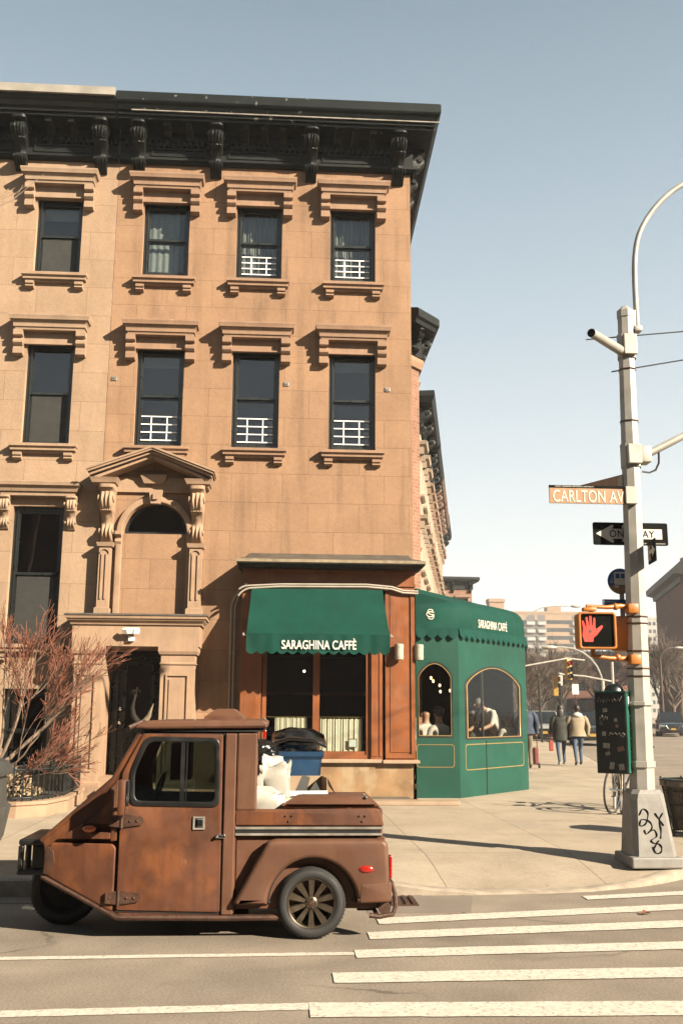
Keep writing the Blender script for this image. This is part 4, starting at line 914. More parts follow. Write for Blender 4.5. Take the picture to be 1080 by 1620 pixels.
# bed
yb0=y0+.02
part('cargo_bed',MB().rbox(-.288,.78,yb0,yb0+.03,.70,.893,.008).rbox(-.288,.80,yb0+.01,yb0+.04,.20,.70,.008).rbox(-.288,.78,y1-.05,y1-.02,.2,.893,.008).rbox(.755,.785,yb0+.03,y1-.05,.30,.893,.008).box(-.288,.755,yb0+.04,y1-.05,.44,.47).box(-.285,-.262,yb0+.03,y1-.05,.2,.89),m_rust2,T)
bp_=plate([roundpoly([(-.296,.782),(-.296,.892),(.742,.902),(.775,.84),(.79,.778)],.012)],y0-.004,y0+.02,m_rust,bevel=.006); part('bed_rail',bp_,None,T)
part('trim_strip',MB().box(-.296,.783,y0-.012,y0+.02,.755,.771),m_leadtrim,T); part('trim_strip',MB().box(-.296,.775,y0-.014,y0+.02,.712,.727),m_leadtrim,T); part('trim_groove',MB().box(-.294,.765,y0-.002,y0+.02,.727,.755),m_void,T)
bo=MB()
for cx in (.09,.63):
    for dx,dz in ((-.022,.018),(.022,.018),(0,-.02)): bo.ball((cx+dx,y0-.008,.83+dz),.0075,8,5)
part('bed_bolts',bo,m_iron,T)
# fender flare: loft from the body line out to the lip over the wheel arch
ax,az,ar=.268,.235,.325
outer=roundpoly([(-.292,.235),(-.045,.688),(.795,.688),(.815,.60),(.822,.40),(.815,.262),(.59,.262)],.05,4)
archp=arc(ax,az,ar,3,172,26)
def fpanel():
    o=roundpoly([(-.285,.245),(-.292,.262),(-.06,.675),(.0,.69),(.78,.69),(.812,.66),(.822,.45),(.815,.265),(.80,.25),(ax+ar-.003,.25)],.02,3)
    loop=[(-.285,.245)]+[p for p in o[4:-4]]+[(ax+ar,.252)]+archp+[(ax-ar,.245)]
    return loop
fp=plate([fpanel()],y0-.085,y0+.03,m_rust2,bevel=.034,res=5); part('rear_fender',fp,None,T)
part('rear_corner_panel',plate([roundpoly([(.602,.255),(.612,.385),(.835,.400),(.838,.30),(.825,.262)],.015)],y0-.088,y0+.03,m_rust2,bevel=.012),None,T)
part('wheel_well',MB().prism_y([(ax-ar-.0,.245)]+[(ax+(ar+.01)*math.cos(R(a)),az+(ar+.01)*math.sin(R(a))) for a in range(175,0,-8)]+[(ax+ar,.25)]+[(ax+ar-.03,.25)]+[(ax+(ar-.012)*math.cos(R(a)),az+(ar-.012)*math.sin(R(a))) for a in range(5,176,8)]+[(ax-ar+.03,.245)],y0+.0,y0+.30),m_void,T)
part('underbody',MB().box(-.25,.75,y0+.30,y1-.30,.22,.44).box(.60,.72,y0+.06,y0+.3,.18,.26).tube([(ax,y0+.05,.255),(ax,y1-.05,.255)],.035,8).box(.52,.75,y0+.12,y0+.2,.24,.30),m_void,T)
part('light_clip',MB().box(.24,.28,y0+.02,y0+.03,.545,.565).box(.535,.57,y0+.04,y0+.05,.40,.425),m_white,T)
oval(.652,.487,.056,.026,m_red,'side_reflector',y0-.083)
part('tail_lamp',MB().rbox(.822,.842,y0-.06,y0+.02,.42,.575,.006),m_red,T)
part('rear_bumper',MB().tube([(.80,y0+.10,.36),(.855,y0+.06,.36),(.872,y0+.03,.30),(.875,y0+.0,.22),(.85,y0-.02,.17),(.75,y0-.03,.155),(.68,y0-.03,.165)],.018,8).tube([(.74,y0-.03,.16),(.72,y0+.1,.19),(.74,y0+.25,.25)],.016,8).lathe([(.0,-.02),(.045,-.02),(.045,.02),(0,.02)],(.79,y0-.0,.21),'Y',14).tube([(.855,y0+.06,.36),(.855,y1-.1,.36)],.018,8),m_iron,T,smooth=True)
# bed lid
ldv=[(.045,.905,0),(.045,.925,0),(.155,1.0,.06),(.19,1.015,.08)]
lm=MB().rectloft(.07,.725,YC+.54,[(.903,1.10,.02),(.918,1.11,.03),(.93,1.10,.02)])
n0=[]
q=MB(); vs=[]
for (xa_,xb_,ya_,z) in [(.075,.735,0,.93),(.15,.705,.04,.965),(.19,.685,.07,.983),(.23,.66,.11,.986)]:
    vs+=[(xa_,y0+.0+ya_,z),(xb_,y0+ya_,z),(xb_,y1-.02-ya_,.92+(z-.93)*.15),(xa_,y1-.02-ya_,.92+(z-.93)*.15)]
fs=[(12,13,14,15)]
for k in range(3):
    for i in range(4): fs.append((4*k+i,4*k+(i+1)%4,4*k+4+(i+1)%4,4*k+4+i))
q.add(vs,fs); part('bed_lid',q,m_rust2,T,smooth=True,angle=75); part('lid_rim',lm,m_rust,T)
part('lid_trim',MB().box(.655,.672,y0+.02,y0+.30,.972,.984),m_leadtrim,T)
# wheels
def wheel(nm,x,z,yo,r,wd,spokes=10,rimr=.62,mat=m_rim,steer=0):
    wt=[]; xf=placed(x,yo,z,steer)
    q=MB(); q.xf=xf
    q.lathe([(r*.70,.012),(r*.76,.0),(r*.90,.002),(r*.965,.018),(r,.045),(r,wd-.045),(r*.965,wd-.018),(r*.9,wd),(r*.7,wd-.01),(r*.68,wd*.5),(r*.70,.012)],(0,0,0),'Y',48)
    for k in range(60):
        a=2*math.pi*k/60; c_,s_=math.cos(a),math.sin(a); t_=.008
        q.add([(c_*(r*.925)-s_*t_*sg,yy,s_*(r*.925)+c_*t_*sg) if i==0 else (c_*(r+.004)-s_*t_*sg,yy2,s_*(r+.004)+c_*t_*sg) for i,(yy,yy2) in enumerate(((.004,.04),(.004,.04))) for sg in (-1,1)],[(0,1,3,2)])
    ty=part('tyre',q,m_rubber,T,smooth=True,angle=50)
    q=MB(); q.xf=xf; rr=r*.70
    q.lathe([(rr,.010),(rr*.985,.006),(rr*.93,.014),(rr*.90,.05),(rr*.88,wd-.02)],(0,0,0),'Y',48)
    q.lathe([(0,.018),(.030,.018),(.045,.028),(.052,.05),(0,.055)],(0,0,0),'Y',20)
    for k in range(spokes):
        a=2*math.pi*(k+.5)/spokes; c_,s_=math.cos(a),math.sin(a)
        def pt(rad,t,yy): return (c_*rad-s_*t,yy,s_*rad+c_*t)
        w1,w2=.011,.022; ra,rb_=.035,rr*.93
        vs=[pt(ra,-w1,.030),pt(ra,w1,.030),pt(rb_,w2,.014),pt(rb_,-w2,.014),pt(ra,-w1-.006,.055),pt(ra,w1+.006,.055),pt(rb_,w2+.004,.05),pt(rb_,-w2-.004,.05)]
        q.add(vs,[(0,1,2,3),(0,4,5,1),(1,5,6,2),(2,6,7,3),(3,7,4,0),(4,7,6,5)])
    if not spokes: q.lathe([(0,.05),(rr*.35,.045),(rr*.5,.06),(rr*.8,.055),(rr*.93,.03)],(0,0,0),'Y',36)
    part('rim',q,mat,T,smooth=True,angle=35)
    q=MB(); q.xf=xf
    for k in range(5):
        a=2*math.pi*k/5; q.ball((.032*math.cos(a),.016,.032*math.sin(a)),.006,8,5)
    q.lathe([(0,.012),(.016,.013),(.018,.02)],(0,0,0),'Y',14); part('hub_cap',q,m_iron,T,smooth=True)
    q=MB(); q.xf=xf; q.lathe([(0,.10),(r*.6,.10)],(0,0,0),'Y',24); part('brake_disc',q,m_void,T)
wheel('w',.262,.247,y0-.045,.247,.17); wheel('w',.262,.247,y1-.13,.247,.17)
wheel('w',-1.60,.262,YC-.08,.262,.16,mat=m_void,spokes=0)  # front rim coloured near-black to stand for the body's shadow over it

# load on the bed
def lump(c,r,seed,amp=.25,seg=40,rings=28,sq=1.0,flat=None):
    mb=MB(); vs=[]; rnd=Vector((seed*3.1,seed*1.7,seed))
    for j in range(rings+1):
        ph=math.pi*j/rings
        for i in range(seg):
            t=2*math.pi*i/seg; d=Vector((math.sin(ph)*math.cos(t),math.sin(ph)*math.sin(t),math.cos(ph)))
            k=1+amp*noise.noise(d*1.9+rnd)+amp*.4*noise.noise(d*5+rnd)+amp*.30*abs(noise.noise(d*11+rnd))+amp*.22*abs(noise.noise(d*23+rnd))
            p=Vector((math.copysign(abs(d.x)**sq,d.x)*r[0],math.copysign(abs(d.y)**sq,d.y)*r[1],math.copysign(abs(d.z)**sq,d.z)*r[2]))*k
            z=p.z+c[2]
            if flat is not None: z=max(z,flat)
            vs.append((p.x+c[0],p.y+c[1],z))
    fs=[(j*seg+i,(j+1)*seg+i,(j+1)*seg+(i+1)%seg,j*seg+(i+1)%seg) for j in range(rings) for i in range(seg)]
    return mb.add(vs,fs)
def solo(nm,mb,mat,lab,cat,group=None,smooth=True,angle=60,parts=()):
    o=part(nm,mb,mat,None,smooth=smooth,angle=angle); tag(o,lab,cat,group); return o
bz=.475
solo('rubbish_bag',lump((-.09,7.84,.74),(.15,.15,.26),1,.22,sq=.42,flat=bz),m_bagwhite,'bulging white rubbish bag at the front of the truck bed, printed side out','rubbish bag')
solo('rubbish_bag',lump((-.02,8.12,.98),(.12,.12,.22),2,.35,sq=.38,flat=.72),m_bagwhite,'tall crumpled cream bag standing behind the others against the cab','rubbish bag')
solo('rubbish_bag',lump((.10,7.86,.69),(.13,.14,.24),3,.3,sq=.6,flat=bz),m_yellow,'pale yellow plastic bag in the truck bed beside the bed lid','rubbish bag')
cb=thing('cardboard_box','open cardboard box of torn paper standing in the truck bed','box',(.22,8.35,bz),.12)
part('carton',MB().box(-.17,-.165,-.14,.14,0,.58).box(.165,.17,-.14,.14,0,.60).box(-.165,.165,-.14,-.135,0,.50).box(-.165,.165,.135,.14,0,.60).box(-.165,.165,-.135,.135,.0,.3),m_card,cb,world=False)
part('carton_flap',MB().add([(.17,-.14,.60),(.17,.14,.60),(.24,.14,.50),(.24,-.14,.47)],[(0,1,2,3)]).add([(-.17,-.14,.5),(.17,-.14,.5),(.16,-.24,.44),(-.15,-.26,.43)],[(0,1,2,3)]),m_white,cb,world=False)
part('paper',MB().prism_y([(-.10,.45),(-.02,.62),(.04,.60),(.0,.44)],-.06,-.05).prism_y([(0,.45),(.08,.57),(.13,.48),(.1,.42)],-.1,-.09),m_greybin,cb,world=False)

# wheelie bin with black bags, behind the truck
bn=thing('wheelie_bin','blue wheeled bin with its lid propped open by black bags beyond the truck bed','bin',(.25,13.0,.15))
b0=MB().rectloft(-.27,.27,.30,[(.06,.52,-.03),(.30,.55,-.01),(.86,.60,.03),(.90,.63,.055),(.955,.64,.06)]); part('body',b0,m_blue,bn,world=False,smooth=False)
lo=part('lid',plate([roundpoly([(-.33,0),(-.30,.06),(-.1,.12),(.2,.10),(.36,.02),(.36,-.02),(.18,.06),(-.1,.08),(-.28,.02)],.02)],-.33,.33,m_bagblack,bevel=.01,xf=Matrix.Translation((0,.0,1.07))@Matrix.Rotation(.18,4,'X')),None,bn,world=False)
for sx in (-1,1): part('wheel',MB().lathe([(0,-.02),(.10,-.02),(.10,.02),(0,.02)],(sx*.25,.26,.10),'X',16),m_rubber,bn,world=False)
solo('rubbish_bag',lump((-.18,12.72,1.10),(.22,.2,.14),5,.35),m_bagblack,'shiny black rubbish bag hanging over the left rim of the blue bin','rubbish bag')
solo('rubbish_bag',lump((.22,12.95,1.18),(.30,.26,.17),6,.3),m_bagblack,'glossy black rubbish bag filling the blue bin under its lid','rubbish bag')
b2=thing('wheelie_bin','second blue bin mostly hidden behind the cab, left of the fuller one','bin',(-.33,13.4,.15)); b0=MB().rectloft(-.25,.25,.30,[(.06,.52,-.03),(.86,.60,.03),(.90,.63,.05),(.95,.64,.05)]); part('body',b0,m_blue,b2,world=False); part('lid',MB().rbox(-.30,.30,-.33,.33,.955,1.0,.015),m_bagblack,b2,world=False)
# grey bin at the left edge
gb=thing('grey_bin','dark grey rubbish bin with sagging lid at the left edge by the kerb','bin',(-3.10,10.4,.15))
part('body',MB().rectloft(-.25,.25,.28,[(.04,.50,.02),(.20,.54,.10),(.50,.60,.155),(.53,.60,.11),(.80,.56,.09),(.82,.60,.12)]),m_greybin,gb,world=False,smooth=True,angle=25)
part('lid',MB().rectloft(-.25,.25,.30,[(.80,.62,.14),(.84,.64,.15),(.93,.55,.10),(.96,.42,.02)]),m_greybin,gb,world=False,smooth=True,angle=25)
part('recycling_mark',MB().prism_y([(.27,.34),(.31,.34),(.29,.42)],-.335,-.325).box(.26,.32,-.335,-.325,.315,.33),m_gold,gb,world=False)

# ------------------------------------------------------------------ signal pole
PX,PY=3.745,10.32
def lean(z): return PX-.0125+.0145*z
SP=thing('signal_pole','grey octagonal street pole with flared cast base covered in black scrawl','street pole',(PX,PY,.15))
def octa(z,r,cx=None,rot=0): return [((lean(z) if cx is None else cx)+r*math.cos(R(rot+45*k)),PY+r*math.sin(R(rot+45*k)),z) for k in range(8)]
def oloft(lv):
    vs=[];n=len(lv)
    for z,r in lv: vs+=octa(z,r)
    fs=[tuple(range(8))[::-1],tuple(range(8*n-8,8*n))]
    for k in range(n-1):
        for i in range(8): fs.append((8*k+i,8*k+(i+1)%8,8*k+8+(i+1)%8,8*k+8+i))
    return MB().add(vs,fs)
part('shaft',oloft([(.7,.128),(1.05,.127),(1.06,.142),(1.10,.142),(1.11,.124),(6.0,.087)]),m_steel,SP)
part('cap',oloft([(5.97,.095),(6.05,.095),(6.11,.03)]),m_steel,SP)
# flared base, square with cut corners
def sq(z,h,c): 
    cx=3.765 if z<.7 else lean(z)
    return [(cx+a,PY+b,z) for a,b in [(-h+c,-h),(h-c,-h),(h,-h+c),(h,h-c),(h-c,h),(-h+c,h),(-h,h-c),(-h,-h+c)]]
vs=[];lv=[(.2,.222,.045),(.24,.217,.045),(.74,.175,.05),(.80,.168,.055),(.84,.142,.06)]
for z,h,c in lv: vs+=sq(z,h,c)
fs=[tuple(range(8))[::-1],tuple(range(32,40))]
for k in range(4):
    for i in range(8): fs.append((8*k+i,8*k+(i+1)%8,8*k+8+(i+1)%8,8*k+8+i))
bs=part('cast_base',MB().add(vs,fs),m_cast,SP); part('footing',MB().rbox(3.50,4.02,PY-.28,PY+.26,.10,.205,.015),m_cast,SP)
gr=MB()
def gp(x,z): # point just proud of the front face of the base
    h=.217-(z-.24)*.084; return (3.765+x,PY-h-.004,z)
for st_ in ([(-.14,.60),(-.10,.66),(-.05,.62),(-.08,.52),(-.14,.50),(-.12,.56),(-.04,.54),(-.02,.48),(-.08,.42),(-.10,.46)],[(.02,.62),(.06,.56),(.10,.50)],[(.10,.62),(.06,.55),(.07,.46),(.06,.38)],[(-.06,.44),(0,.46),(.02,.40),(-.04,.36),(.0,.33),(.04,.36)],[(-.02,.28),(.02,.33),(.06,.30),(.05,.25),(.0,.24),(-.03,.30)]):
    _sl=smooth_line([gp(x,z) for x,z in st_]); gr.tube(_sl,[.0058+.0022*math.sin(i*.9) for i in range(len(_sl))],5)
part('scrawl',gr,m_signblack,bs)
# bands
bd=MB()
for z in (2.06,1.98,2.24,2.53,2.60,4.75,5.35): bd.lathe([((.127-(z-1.1)*.0076)+.004,-.008),((.127-(z-1.1)*.0076)+.008,0),((.127-(z-1.1)*.0076)+.004,.008)],(lean(z),PY,z),'Z',8); part('steel_band',bd,m_iron,SP); bd=MB()
for z in (1.70,1.10): part('mounting_strap',MB().lathe([(.136,-.022),(.142,-.018),(.142,.018),(.136,.022)],(lean(z),PY,z),'Z',8).rbox(lean(z)-.22,lean(z)-.10,PY-.03,PY+.02,z-.03,z+.03,.005),m_steel,SP)
# arms
def clamp(z,w_=.13,h=.13): return MB().lathe([(w_,-h),(w_,h)],(lean(z),PY,z),'Z',8).rbox(lean(z)-.07,lean(z)+.08,PY-w_-.03,PY-w_+.02,z-h+.02,z+h-.02,.01)
part('clamp',clamp(5.62,.105,.14),m_steel,SP); part('clamp',clamp(4.36,.112,.13),m_steel,SP)
part('arm_stub',MB().tube([(lean(5.6)-.05,PY-.02,5.56),(3.19,PY-.70,5.50)],[.055,.046],14,cap=False),m_steel,SP,smooth=True); part('stub_mouth',MB().tube([(3.195,PY-.69,5.502),(3.21,PY-.67,5.503)],.044,14),m_void,SP)
a_=[(lean(5.95)+.115,PY-.02,5.90)]
part('lamp_arm',MB().tube(smooth_line([(3.945,PY-.02,5.86),(3.945,PY-.02,6.35),(3.965,PY-.02,6.72),(4.03,PY-.02,7.0),(4.17,PY-.02,7.25),(4.36,PY-.02,7.47),(4.6,PY-.02,7.65),(5.1,PY-.02,7.9),(5.7,PY-.02,8.05)]),.031,10).rbox(3.90,3.985,PY-.07,PY+.04,5.80,5.86,.008).rbox(3.86,3.92,PY-.06,PY+.03,5.82,6.05,.006),m_steel,SP,smooth=True)
part('lamp_head',MB().ball((5.95,PY-.02,8.02),(.32,.14,.09),14,8),m_steel,SP,smooth=True)
part('signal_arm',MB().tube([(3.90,PY-.02,4.37),(4.05,PY-.02,4.42),(4.45,PY-.02,4.63),(6.5,PY-.02,5.4),(9,PY-.02,6.1)],[.05,.043,.04,.035,.03],12).rbox(3.86,4.0,PY-.10,PY+.08,4.28,4.46,.01),m_steel,SP,smooth=True)
part('cable_loop',MB().tube([(4.10,PY-.04,4.40),(4.09,PY-.05,4.28),(4.05,PY-.05,4.20),(3.98,PY-.05,4.17),(3.90,PY-.05,4.18)],.011,6),m_black,SP,smooth=True)
for k,(z0_,z1_,lab,x0_) in enumerate(((5.70,5.87,'upper of two thin overhead cables running off from the pole top',3.36),(5.38,5.53,'lower of two thin overhead cables crossing behind the pole',3.68))):
    o=part('cable',MB().tube([(x0_,PY+.0 if k==0 else PY+.14,z0_-.0),(4.5,PY+.1,z1_),(9,PY+.6,z1_+.9),(26,PY+6,z1_+5)],.008,5),m_greybin); tag(o,lab,'cable')
# street name signs
s1=thing('street_sign','faded brown CARLTON AV street sign fixed across the top of the grey pole','street sign',(3.27,PY-.1,3.79))
part('sign_plate',MB().rbox(2.845,3.70,PY-.125,PY-.108,3.795,3.965,.004),m_signbrown,s1); part('sign_strip',MB().box(2.845,3.70,PY-.129,PY-.106,3.966,3.992),m_signblack,s1)
part('lettering',text_mesh('CARLTON AV',.77,.13,m_signwhite,placed(3.27,PY-.127,3.875),.002,bold=.0,space=1.05),None,s1); part('lettering',text_mesh('FORT GREENE HISTORIC DISTRICT',.42,.012,m_signwhite,placed(3.12,PY-.131,3.979),.0015),None,s1)
part('bracket',MB().rbox(3.67,3.80,PY-.15,PY-.07,3.80,3.99,.006),m_steel,s1)
s2=thing('street_sign','brown street sign turned edge-on at the pole, above the CARLTON AV sign','street sign',(3.70,PY+.3,4.0)); q=MB(); q.xf=placed(3.72,PY+.06,4.02,R(118)); q.rbox(0,.75,-.008,.008,-.02,.15,.004); part('sign_plate',q,m_signbrown,s2)
part('lettering',text_mesh('GREENE AV',.6,.10,m_signwhite,placed(3.72,PY+.06,4.02,R(118))@Matrix.Translation((.4,-.0095,.065)),.001),None,s2)
part('bracket',MB().rbox(3.68,3.78,PY-.02,PY+.12,4.0,4.14,.006),m_steel,s2)
s3=thing('one_way_sign','black and white ONE WAY sign pointing left behind the grey pole','one way sign',(3.76,PY+.13,3.40))
YS=PY+.13
part('sign_plate',plate([rrect(3.385,4.215,3.395,3.645,.02)],YS,YS+.012,m_signblack),None,s3)
part('arrow',plate([[(3.415,3.52),(3.60,3.62),(3.615,3.60),(3.59,3.575),(4.15,3.575),(4.15,3.465),(3.59,3.465),(3.615,3.44),(3.60,3.415)]],YS-.003,YS-.001,m_signwhite),None,s3)
part('lettering',text_mesh('ONE WAY',.50,.078,m_signblack,placed(3.815,YS-.005,3.52),.001,bold=.004,space=1.1),None,s3)
part('small_print',text_mesh('DEPT OF TRANSPORTATION',.30,.012,m_signwhite,placed(4.03,YS-.002,3.415),.001),None,s3)
part('bracket',MB().rbox(3.70,3.86,YS-.06,YS-.0,3.43,3.47,.004).rbox(3.70,3.86,YS-.06,YS,3.57,3.61,.004),m_steel,s3)
s4=thing('one_way_sign','small black sign with white arrow seen nearly edge-on at the right of the pole','one way sign',(3.9,PY-.25,3.1))
xf4=placed(3.905,PY-.09,3.27,R(-97)); q=MB(); q.xf=xf4; q.rbox(0,.30,-.008,.008,-.12,.12,.004); part('sign_plate',q,m_signblack,s4)
part('arrow',plate([[(.05,-.02),(.19,-.02),(.19,-.06),(.30,0),(.19,.06),(.19,.02),(.05,.02)]],-.0112,-.0085,m_signwhite,xf=xf4),None,s4); part('arrow_patch',plate([rect(.03,.12,-.09,.07)],-.0102,-.0085,m_signbrown,xf=xf4),None,s4)
s5=thing('bus_stop_sign','round blue bus stop sign with brown lower rim behind the pole','bus stop sign',(3.66,PY+.14,2.7)); cx5,cz5,y5=3.665,3.00,PY+.14
part('sign_disc',MB().lathe([(0,0),(.140,0),(.140,.01),(0,.01)],(cx5,y5,cz5),'Y',36),m_signblue,s5)
part('lower_rim',plate([arc(cx5,cz5,.139,200,340,16)],y5-.003,y5-.001,m_signbrown),None,s5)
part('bus_symbol',plate([rrect(cx5-.07,cx5+.06,cz5-.04,cz5+.10,.015),rrect(cx5-.055,cx5-.005,cz5+.03,cz5+.085,.008),rrect(cx5+.005,cx5+.05,cz5+.03,cz5+.085,.008)],y5-.004,y5-.001,m_signwhite),None,s5)
part('bus_symbol',plate([rrect(cx5-.06,cx5-.02,cz5-.07,cz5-.05,.006)],y5-.004,y5-.001,m_signwhite).copy() if False else plate([rrect(cx5-.065,cx5-.02,cz5-.07,cz5-.048,.006)],y5-.004,y5-.001,m_signwhite),None,s5)
part('access_symbol',MB().tube([(cx5-.10+.014*math.cos(R(a)),y5-.002,cz5-.005+.014*math.sin(R(a))) for a in range(-200,70,30)],.003,4).tube([(cx5-.10,y5-.002,cz5+.03),(cx5-.10,y5-.002,cz5),(cx5-.085,y5-.002,cz5)],.003,4),m_signwhite,s5)
part('post_strap',MB().rbox(cx5-.01,cx5+.04,y5+.01,y5+.03,2.62,3.1,.004),m_steel,s5)
s6=thing('route_sign','small dark blue route panel under the bus stop disc','route sign',(3.57,PY+.12,2.68)); part('sign_plate',MB().rbox(3.45,3.75,PY+.115,PY+.13,2.70,2.80,.004),m_signblue,s6); part('lettering',text_mesh('Dekalb Station',.13,.016,m_signwhite,placed(3.53,PY+.114,2.775),.001),None,s6)
# pedestrian signals
def pedsig(nm,lab,loc,rz,lit=True):
    o=thing(nm,lab,'walk signal',loc,rz)
    part('housing',MB().rbox(-.19,.19,-.07,.14,-.185,.185,.03),m_amber,o,world=False,smooth=True)
    fr=plate([rrect(-.195,.195,-.19,.19,.035),rrect(-.168,.168,-.168,.168,.02)],-.10,-.06,m_amber,bevel=.008); part('visor_frame',fr,None,o,world=False)
    part('signal_face',plate([rrect(-.172,.172,-.172,.172,.02)],-.078,-.071,m_lens),None,o,world=False)
    if lit:
        hand=roundpoly([(-.095,-.125),(-.005,-.125),(.0,-.085),(.035,-.055),(.095,.02),(.10,.04),(.085,.045),(.03,.005),(.022,.02),(.025,.11),(.018,.125),(.005,.12),(-.005,.04),(-.012,.04),(-.014,.135),(-.024,.145),(-.036,.135),(-.038,.04),(-.045,.04),(-.055,.125),(-.066,.132),(-.076,.12),(-.070,.03),(-.078,.03),(-.098,.09),(-.11,.095),(-.115,.08),(-.105,.01),(-.115,-.06)],.006,2)
        part('lit_hand',plate([[(x-.04,z+.01) for x,z in hand]],-.082,-.079,m_hand),None,o,world=False); part('dead_pixels',MB().lathe([(0,0),(.016,0)],(-.075,-.0835,-.01),'Y',12),m_greybin,o,world=False)
    return o
pedsig('walk_signal','amber framed walk signal showing a lit red hand, left of the pole',(3.262,PY-.18,2.432),R(-4))
pedsig('walk_signal','amber walk signal housing seen from the side, tucked behind the pole',(3.70,PY+.17,2.43),R(62),False)
am=MB()
for z,dz in ((2.69,-.02),(2.16,.02)):
    am.tube([(3.20,PY-.10,z-dz*.5),(3.42,PY-.10,z),(3.58,PY-.06,z+.02),(3.72,PY,z)],[.02,.022,.028,.03],10).rbox(3.16,3.30,PY-.14,PY-.06,z-.045,z-.005,.01) if dz<0 else am.tube([(3.26,PY-.10,z+.02),(3.42,PY-.10,z),(3.58,PY-.06,z),(3.72,PY,z)],[.024,.022,.028,.03],10)
    am.ball((3.52,PY-.08,z+.01),.038,10,6).rbox(3.64,3.75,PY-.14,PY-.02,z-.06,z+.04,.01).tube([(3.25,PY-.10,z-.10 if dz<0 else z+.10),(3.25,PY-.10,z+.01)],.025,8); part('signal_bracket',am,m_amber,SP,smooth=True); am=MB()

# control cabinet
CB=thing('control_cabinet','dark green control cabinet plastered with stickers and scrawl on the pole','cabinet',(3.55,PY+.1,.97),R(-38)); 
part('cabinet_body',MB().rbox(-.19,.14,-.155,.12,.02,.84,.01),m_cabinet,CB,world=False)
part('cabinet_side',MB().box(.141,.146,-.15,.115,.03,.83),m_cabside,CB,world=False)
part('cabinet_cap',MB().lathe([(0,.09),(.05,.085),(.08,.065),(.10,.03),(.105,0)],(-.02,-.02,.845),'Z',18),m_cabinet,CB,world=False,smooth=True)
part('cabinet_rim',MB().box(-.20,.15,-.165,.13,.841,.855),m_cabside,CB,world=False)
rs=random.Random(3); st_m=[M('faded_sticker',(.30,.28,.24),.6,var=.3,vs=60),M('brown_sticker',(.25,.12,.07),.6,var=.3,vs=60),m_tan,m_greybin]
cs=[(-.08,.66,.045,.04,0),(.03,.56,.03,.035,0),(.04,.50,.025,.035,1),(-.10,.42,.04,.045,0),(-.08,.30,.07,.05,0),(.07,.27,.065,.045,1),(-.07,.22,.045,.035,2),(-.03,.10,.045,.07,0),(.07,.09,.05,.06,0),(-.13,.53,.03,.05,3),(.09,.40,.04,.02,2)]
for x,z,w_,h_,k in cs:
    q=MB(); q.xf=Matrix.Translation((x,-.158,z))@Matrix.Rotation(rs.uniform(-.3,.3),4,'Y'); q.box(-w_/2,w_/2,-.0015,.0015,-h_/2,h_/2); so_=part('sticker',q,st_m[k],CB,world=False)
sg=MB()
def scr(mb,x0_,x1_,z_,amp,n,y,sd,rad=.003,vert=False):
    r_=random.Random(sd); pts=[]
    for i in range(n):
        t=i/(n-1); a=(z_+amp*(1 if i%2 else -1)*r_.uniform(.4,1)); x_=x0_+(x1_-x0_)*t+r_.uniform(-1,1)*abs(x1_-x0_)/n*.6
        pts.append((y,a,x_) if vert else (x_,y,a))
    mb.tube(pts,rad,4)
scr(sg,-.16,.10,.77,.035,16,-.158,5,.0035); scr(sg,-.05,.12,.42,.02,9,-.158,6); scr(sg,-.15,-.05,.58,.03,8,-.158,8)
part('scrawl',sg,m_leadtrim,CB,world=False)
sg=MB(); scr(sg,.06,.70,-.01,.06,22,.149,9,.0065,True); part('scrawl',sg,m_white,CB,world=False); part('sticker',MB().box(.147,.149,-.09,.06,.70,.80),m_white,CB,world=False)
# ------------------------------------------------------------------ bicycles, litter basket
def bicycle(lab,loc,rz,col,lean_=0.05,bars='flat'):
    o=thing('bicycle',lab,'bicycle',loc,rz); r=.335; mf=M('frame_paint',col,.35)
    for x in (-.52,.52):
        q=MB().tube([(x+r*math.cos(2*math.pi*k/32),0,r+r*math.sin(2*math.pi*k/32)) for k in range(33)],.016,8)
        wv=part('wheel',q,m_rubber,o,world=False,smooth=True)
        q=MB().tube([(x+(r-.022)*math.cos(2*math.pi*k/32),0,r+(r-.022)*math.sin(2*math.pi*k/32)) for k in range(33)],.008,6)
        for k in range(14):
            a=2*math.pi*k/14; q.tube([(x,0.02*(-1)**k,r),(x+(r-.02)*math.cos(a),0,r+(r-.02)*math.sin(a))],.0014,3)
        q.tube([(x,-.05,r),(x,.05,r)],.018,8); part('rim',q,m_chrome,wv,world=False)
    bb=(-.08,0,.30); st=(-.22,0,.80); hd=(.36,0,.82); hb=(.40,0,.70)
    q=MB(); 
    for a,b,rr in ((bb,st,.016),(st,hd,.016),(bb,hb,.018),((-.52,0,r),(-.2,0,.74),.009),((-.52,0,r),bb,.010),(hd,hb,.020),(hb,(.52,0,r),.013),((-.22,0,.80),(-.25,0,.92),.013)): q.tube([a,b],rr,8)
    part('frame',q,mf,o,world=False)
    part('saddle',MB().ball((-.24,0,.94),(.14,.07,.035),12,6),m_black,o,world=False,smooth=True)
    part('handlebar',MB().tube([(.34,0,.82),(.33,0,.95)],.013,6).tube([(.28,-.30,.97),(.36,-.12,.96),(.36,.12,.96),(.28,.30,.97)],.013,8),m_chrome,o,world=False)
    part('grip',MB().tube([(.25,-.33,.97),(.31,-.23,.97)],.018,8).tube([(.25,.33,.97),(.31,.23,.97)],.018,8),m_black,o,world=False)
    part('crank',MB().lathe([(.0,-.012),(.09,-.012),(.09,-.006),(0,-.006)],(-.08,0,.30),'Y',20).tube([(-.08,-.05,.30),(.02,-.07,.20),(.06,-.12,.20)],.01,6).tube([(-.08,.05,.30),(-.18,.07,.40),(-.16,.12,.40)],.01,6),m_iron,o,world=False)
    part('head_lamp',MB().ball((.42,0,.78),.03,8,6),m_white,o,world=False)
    return o
